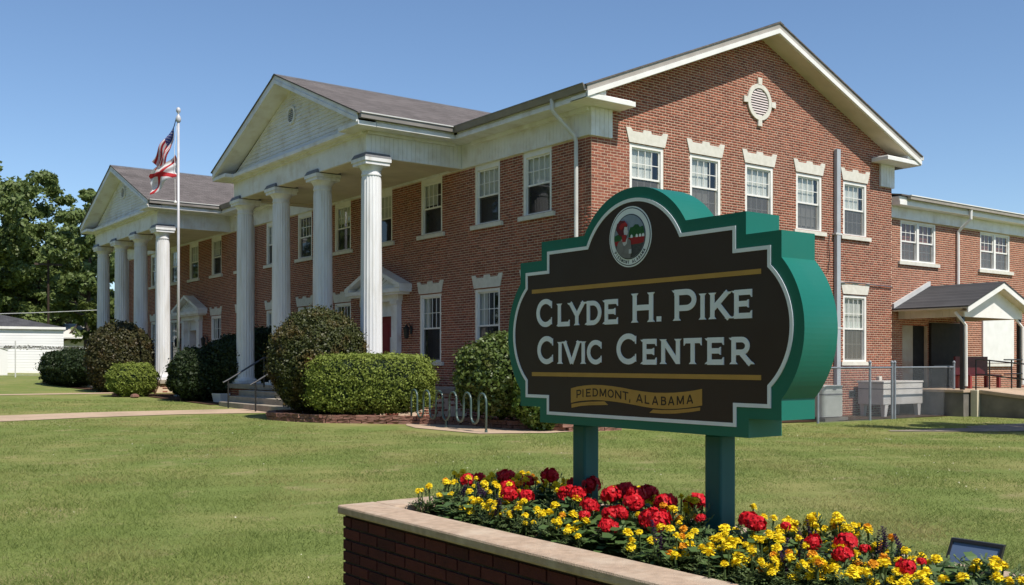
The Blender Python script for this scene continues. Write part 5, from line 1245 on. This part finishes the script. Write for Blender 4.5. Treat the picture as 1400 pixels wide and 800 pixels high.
RR = thing("ramp_rail", "black pipe railing along the concrete ramp", "railing")
def rz2(y): return .838+(y+2.36)*(.52/5.14) if y < -2.36 else .838
for y in (-2.2, -3.7, -5.2, -6.7): MB().tube([(12.95, y, rz2(y)-.02), (12.95, y, rz2(y)+.88)], .022, 8).build("rail_post", M_black, RR)
for h in (.45, .88): MB().tube([(12.95, -2.2, .838+h), (12.95, -2.36, .838+h), (12.95, -6.9, rz2(-6.9)+h)], .02, 8).build("rail", M_black, RR)
for x in (13.9, 15.2): MB().tube([(x, -2.1, .82), (x, -2.1, 1.72)], .022, 8).build("rail_post", M_black, RR)
for h in (.45, .88): MB().tube([(14.75, -2.1, .838+h), (16.05, -2.1, .838+h)], .02, 8).build("rail", M_black, RR)

# ================================================================== BACKGROUND LEFT: GARAGE, HOUSE, POLE, FENCE
M_wsid = mat("white_siding", (.80, .80, .79), (.74, .74, .73), rough=.6, scale=1, spec=.25)
YR = -(pi/2-YAW)                                   # faces the lawn
gx, gy = bk(20, 66); gzb = gz(gx, gy)
GA = thing("garage", "white garage with dark grey hipped roof at far left", "garage", (gx, gy, gzb), YR+radians(29))
def hip(mb, x0, x1, y0, y1, z0, z1, ov=.35, ins=None):
    i = ins if ins is not None else (y1-y0)/2
    mb.add([(x0-ov, y0-ov, z0), (x1+ov, y0-ov, z0), (x1+ov, y1+ov, z0), (x0-ov, y1+ov, z0), (x0+i, (y0+y1)/2, z1), (x1-i, (y0+y1)/2, z1), (x0-ov, y0-ov, z0-.12), (x1+ov, y0-ov, z0-.12), (x1+ov, y1+ov, z0-.12), (x0-ov, y1+ov, z0-.12)],
      [(0, 1, 5, 4), (1, 2, 5), (2, 3, 4, 5), (3, 0, 4), (6, 7, 1, 0), (7, 8, 2, 1), (8, 9, 3, 2), (9, 6, 0, 3)])
wl = MB(); wl.box(-8, 2.9, 0, 7, -.1, 2.85); wl.build("wall", M_wsid, GA)
sdg = MB()
for k in range(16): sdg.hexa([(-8, -.022, k*.175), (2.92, -.022, k*.175), (2.92, 0, k*.175), (-8, 0, k*.175), (-8, -.008, k*.175+.17), (2.92, -.008, k*.175+.17), (2.92, 0, k*.175+.17), (-8, 0, k*.175+.17)])
tag(sdg.build("siding", M_wsid, GA), kind="stuff")
rf_ = MB(); hip(rf_, -8, 2.9, 0, 7, 3.0, 4.25, .14, 5.2); rf_.build("roof", M_shingle_g, GA); MB().box(-8.14, 3.04, -.20, -.145, 2.86, 3.02).build("fascia", M_trim, GA); MB().box(-8.1, 3.0, -.05, 0, -.1, .12).build("base_trim", M_trim, GA)
sx_, sy_ = bk(-4, 60); SH = thing("shed", "low white gabled shed in front of the garage at the left edge", "shed", (sx_, sy_, gz(sx_, sy_)), YR+radians(29))
MB().prism([(-3, -.1), (.55, -.1), (.55, 1.5), (-1.2, 2.1), (-3, 1.5)], lambda u, v, d: (u, d, v), 0, 3).build("wall", M_wsid, SH)
MB().prism([(.60, 1.48), (-1.2, 2.10), (-1.2, 2.20), (.60, 1.57)], lambda u, v, d: (u, d, v), -.04, 3.2).prism([(-3.1, 1.45), (-1.2, 2.10), (-1.2, 2.20), (-3.1, 1.54)], lambda u, v, d: (u, d, v), -.04, 3.2).build("roof", M_galv, SH)
hx, hy = bk(97, 90); HB = thing("house", "white roofed house with porch posts beyond the garage", "house", (hx, hy, gz(hx, hy)), YR+.5)
MB().box(-2.2, 3.4, 0, 6, -.1, 2.9).build("wall", M_wsid, HB); r1 = MB(); hip(r1, -2.2, 1.4, -1.2, 6, 3.0, 4.3, .4); r1.build("roof", mat("pale_roof", (.70, .69, .66), (.6, .59, .56), rough=.6), HB)
MB().box(1.2, 4.3, -2.0, 0, 2.75, 2.9).build("porch_roof", mat("grey_roof", (.55, .55, .54), rough=.8), HB)
for x in (1.4, 2.3, 3.2, 4.1): MB().box(x-.06, x+.06, -1.9, -1.78, 0, 2.75).build("porch_post", M_trim, HB)
for k in range(9): MB().box(1.4+.34*k-.025, 1.4+.34*k+.025, -1.88, -1.82, .1, 1.0).build("baluster", M_trim, HB)
MB().box(1.4, 4.1, -1.9, -1.8, 1.0, 1.06).build("porch_rail", M_trim, HB)
for x in (-1.4, .2, 2.1): MB().box(x-.4, x+.4, -.03, -.005, 1.0, 2.2).build("window", M_dark, HB)
ux, uy = bk(66, 78); UP = thing("utility_pole", "dark wooden utility pole rising behind the garage roof", "utility pole", (ux, uy, gz(ux, uy))); MB().tube([(0, 0, -.2), (0, 0, 9)], .1, 8, r2=.08).build("pole", M_twig, UP); MB().box(-1, 1, -.06, .06, 8.2, 8.35).build("crossarm", M_bark, UP)
a_, b_ = bk(-220, 64), bk(133, 60)
cb = MB(); cb.tube([(a_[0]+(b_[0]-a_[0])*k/12, a_[1]+(b_[1]-a_[1])*k/12, 4.72-.16*4*(k/12)*(1-k/12)) for k in range(13)], .024, 6); tag(cb.build("overhead_cable", M_galv), "pale overhead cable stretched in front of the trees above the garage", "cable")
LF = thing("chain_link_fence", "white topped chain link fence in front of the white garage", "fence")
for i, px in enumerate((-190, -80, 21, 82, 109, 136, 163)):
    x, y = bk(px, 57 if px < 30 else 60); MB().tube([(x, y, gz(x, y)-.05), (x, y, gz(x, y)+(2.05 if px == 21 else 1.7))], .035, 6).build("fence_post", M_galv, LF)
for z, r in ((1.62, .03), (1.72, .012), (1.8, .012), (.12, .012)):
    MB().tube([(*bk(px, 57 if px < 30 else 60), gz(*bk(px, 57))+z) for px in (-190, -80, 21, 82, 109, 136, 163)], r, 5).build("top_rail" if z == 1.62 else "wire", M_galv, LF)
vn = np.random.RandomState(8); k_ = 700; pp = []
for i in range(k_):
    px = vn.uniform(5, 128); x, y = bk(px, 57+3*min(1, max(0, (px-21)/61))); pp.append((x, y, gz(x, y)+1.68+vn.normal(0, .05)))
V, F = leaves_np(np.array(pp), np.tile([[0, 0, 1.]], (k_, 1)), .05, vn, 1.0); tag(new_obj("vine", np_mesh("vine", V, F, M_sh_bron), LF), kind="stuff")
x, y = bk(94, 74); shrub("garden_bush", "yellow green bush beside the garage under the white roof", x, y, 1.6, .9, 1.7, .0, M_sh_lite, .07, 500, 14, 2.6, rough=.08)
x, y = bk(100, 63); shrub("garden_bush", "low dark green bush behind the chain link fence right of the garage", x, y, 1.3, .6, 1.4, .0, M_sh_mid, .06, 500, 15, 2.6, rough=.08)

# ================================================================== GRASS
M_blade = mat("grass_blade", tuple(v*1.28 for v in GR1), tuple(v*1.15 for v in GR2), rough=.7, scale=.9, island=.6, spec=.2, trans=.42, c3=(.36, .31, .13), c3scale=.5, c3amt=.95)
rs = np.random.RandomState(77); NG = 620000
d_ = 5.2*(34/5.2)**rs.rand(NG)**.82; th = rs.uniform(-.66, .62, NG); r_ = d_*np.tan(th)
X = CAMX+r_*sin(YAW)+d_*cos(YAW); Y = CAMY-r_*cos(YAW)+d_*sin(YAW)
ok = ~((X > PLX0-.05) & (X < PLX1+.05) & (Y < PLY0+.05)) & ~((X > -4.6) & (Y > -1.7) & (X < 14)) & ~((Y > 8.4) & (Y < 11.1)) & ~((X > 4.8) & (Y > -5.2-(X-4.9)*.32) & (Y < -4.2-(X-4.9)*.32))
ok &= ~((X > -5.4) & (Y > 1.0) & (Y < 8.6) & (X+Y*.0 > -5.4+np.clip((6.5-Y)*.0, 0, 3)))
near_rack = (X > -4.75) & (X < -3.6) & (Y > -1.2) & (Y < 2.2)
X, Y, d_ = X[ok], Y[ok], d_[ok]; n = len(X)
tt = np.clip((6-X)/9, 0, 1); Z = .06+.14*tt+.0155*np.clip(Y-6, 0, 49)-.004
a = rs.uniform(0, 2*pi, n); hgt = (.016+.024*rs.rand(n)**1.6)*(1+.45*np.sin(X*1.3+np.sin(Y*.9)*2)*np.sin(Y*1.7+1)+.3*np.sin(X*4.1+Y*2.7)*np.sin(Y*5.3-X)); tuft = rs.rand(n) < .035; hgt[tuft] *= rs.uniform(1.5, 2.6, tuft.sum()); wd = .0016+.0014*rs.rand(n)+.00016*d_; ln_ = rs.normal(0, .95, (n, 2))
P = np.stack([X, Y, Z], 1); T = np.stack([np.cos(a), np.sin(a), np.zeros(n)], 1)*wd[:, None]
tip = P+np.stack([ln_[:, 0]*hgt, ln_[:, 1]*hgt, hgt], 1)
V = np.stack([P-T, P+T, tip], 1).reshape(-1, 3); F = np.arange(n*3).reshape(-1, 3)
tag(new_obj("grass", np_mesh("grass", V, F, M_blade)), kind="stuff")
# clover heads scattered in the lawn
k_ = 6000; px = rs.uniform(-24, 12, k_); py = rs.uniform(-12, 24, k_); sel = (np.sin(px*.8+1)*np.sin(py*.7)+.35*np.sin(px*2.3+py*1.7) > .25) & ~((px > -5.6) & (py > -2)) & ~((py > 8.2) & (py < 11.2)) & ~((px > PLX0-.1) & (px < PLX1+.1) & (py < PLY0+.1))
px, py = px[sel], py[sel]; P = np.stack([px, py, .06+.14*np.clip((6-px)/9, 0, 1)+.0155*np.clip(py-6, 0, 49)+.035], 1)
V, F = leaves_np(P, np.tile([[0, 0, 1.]], (len(P), 1)), .009, rs, .6, 1.0); tag(new_obj("clover", np_mesh("clover", V, F, mat("clover_head", (.55, .53, .40), (.45, .42, .3), rough=.8))), kind="stuff")
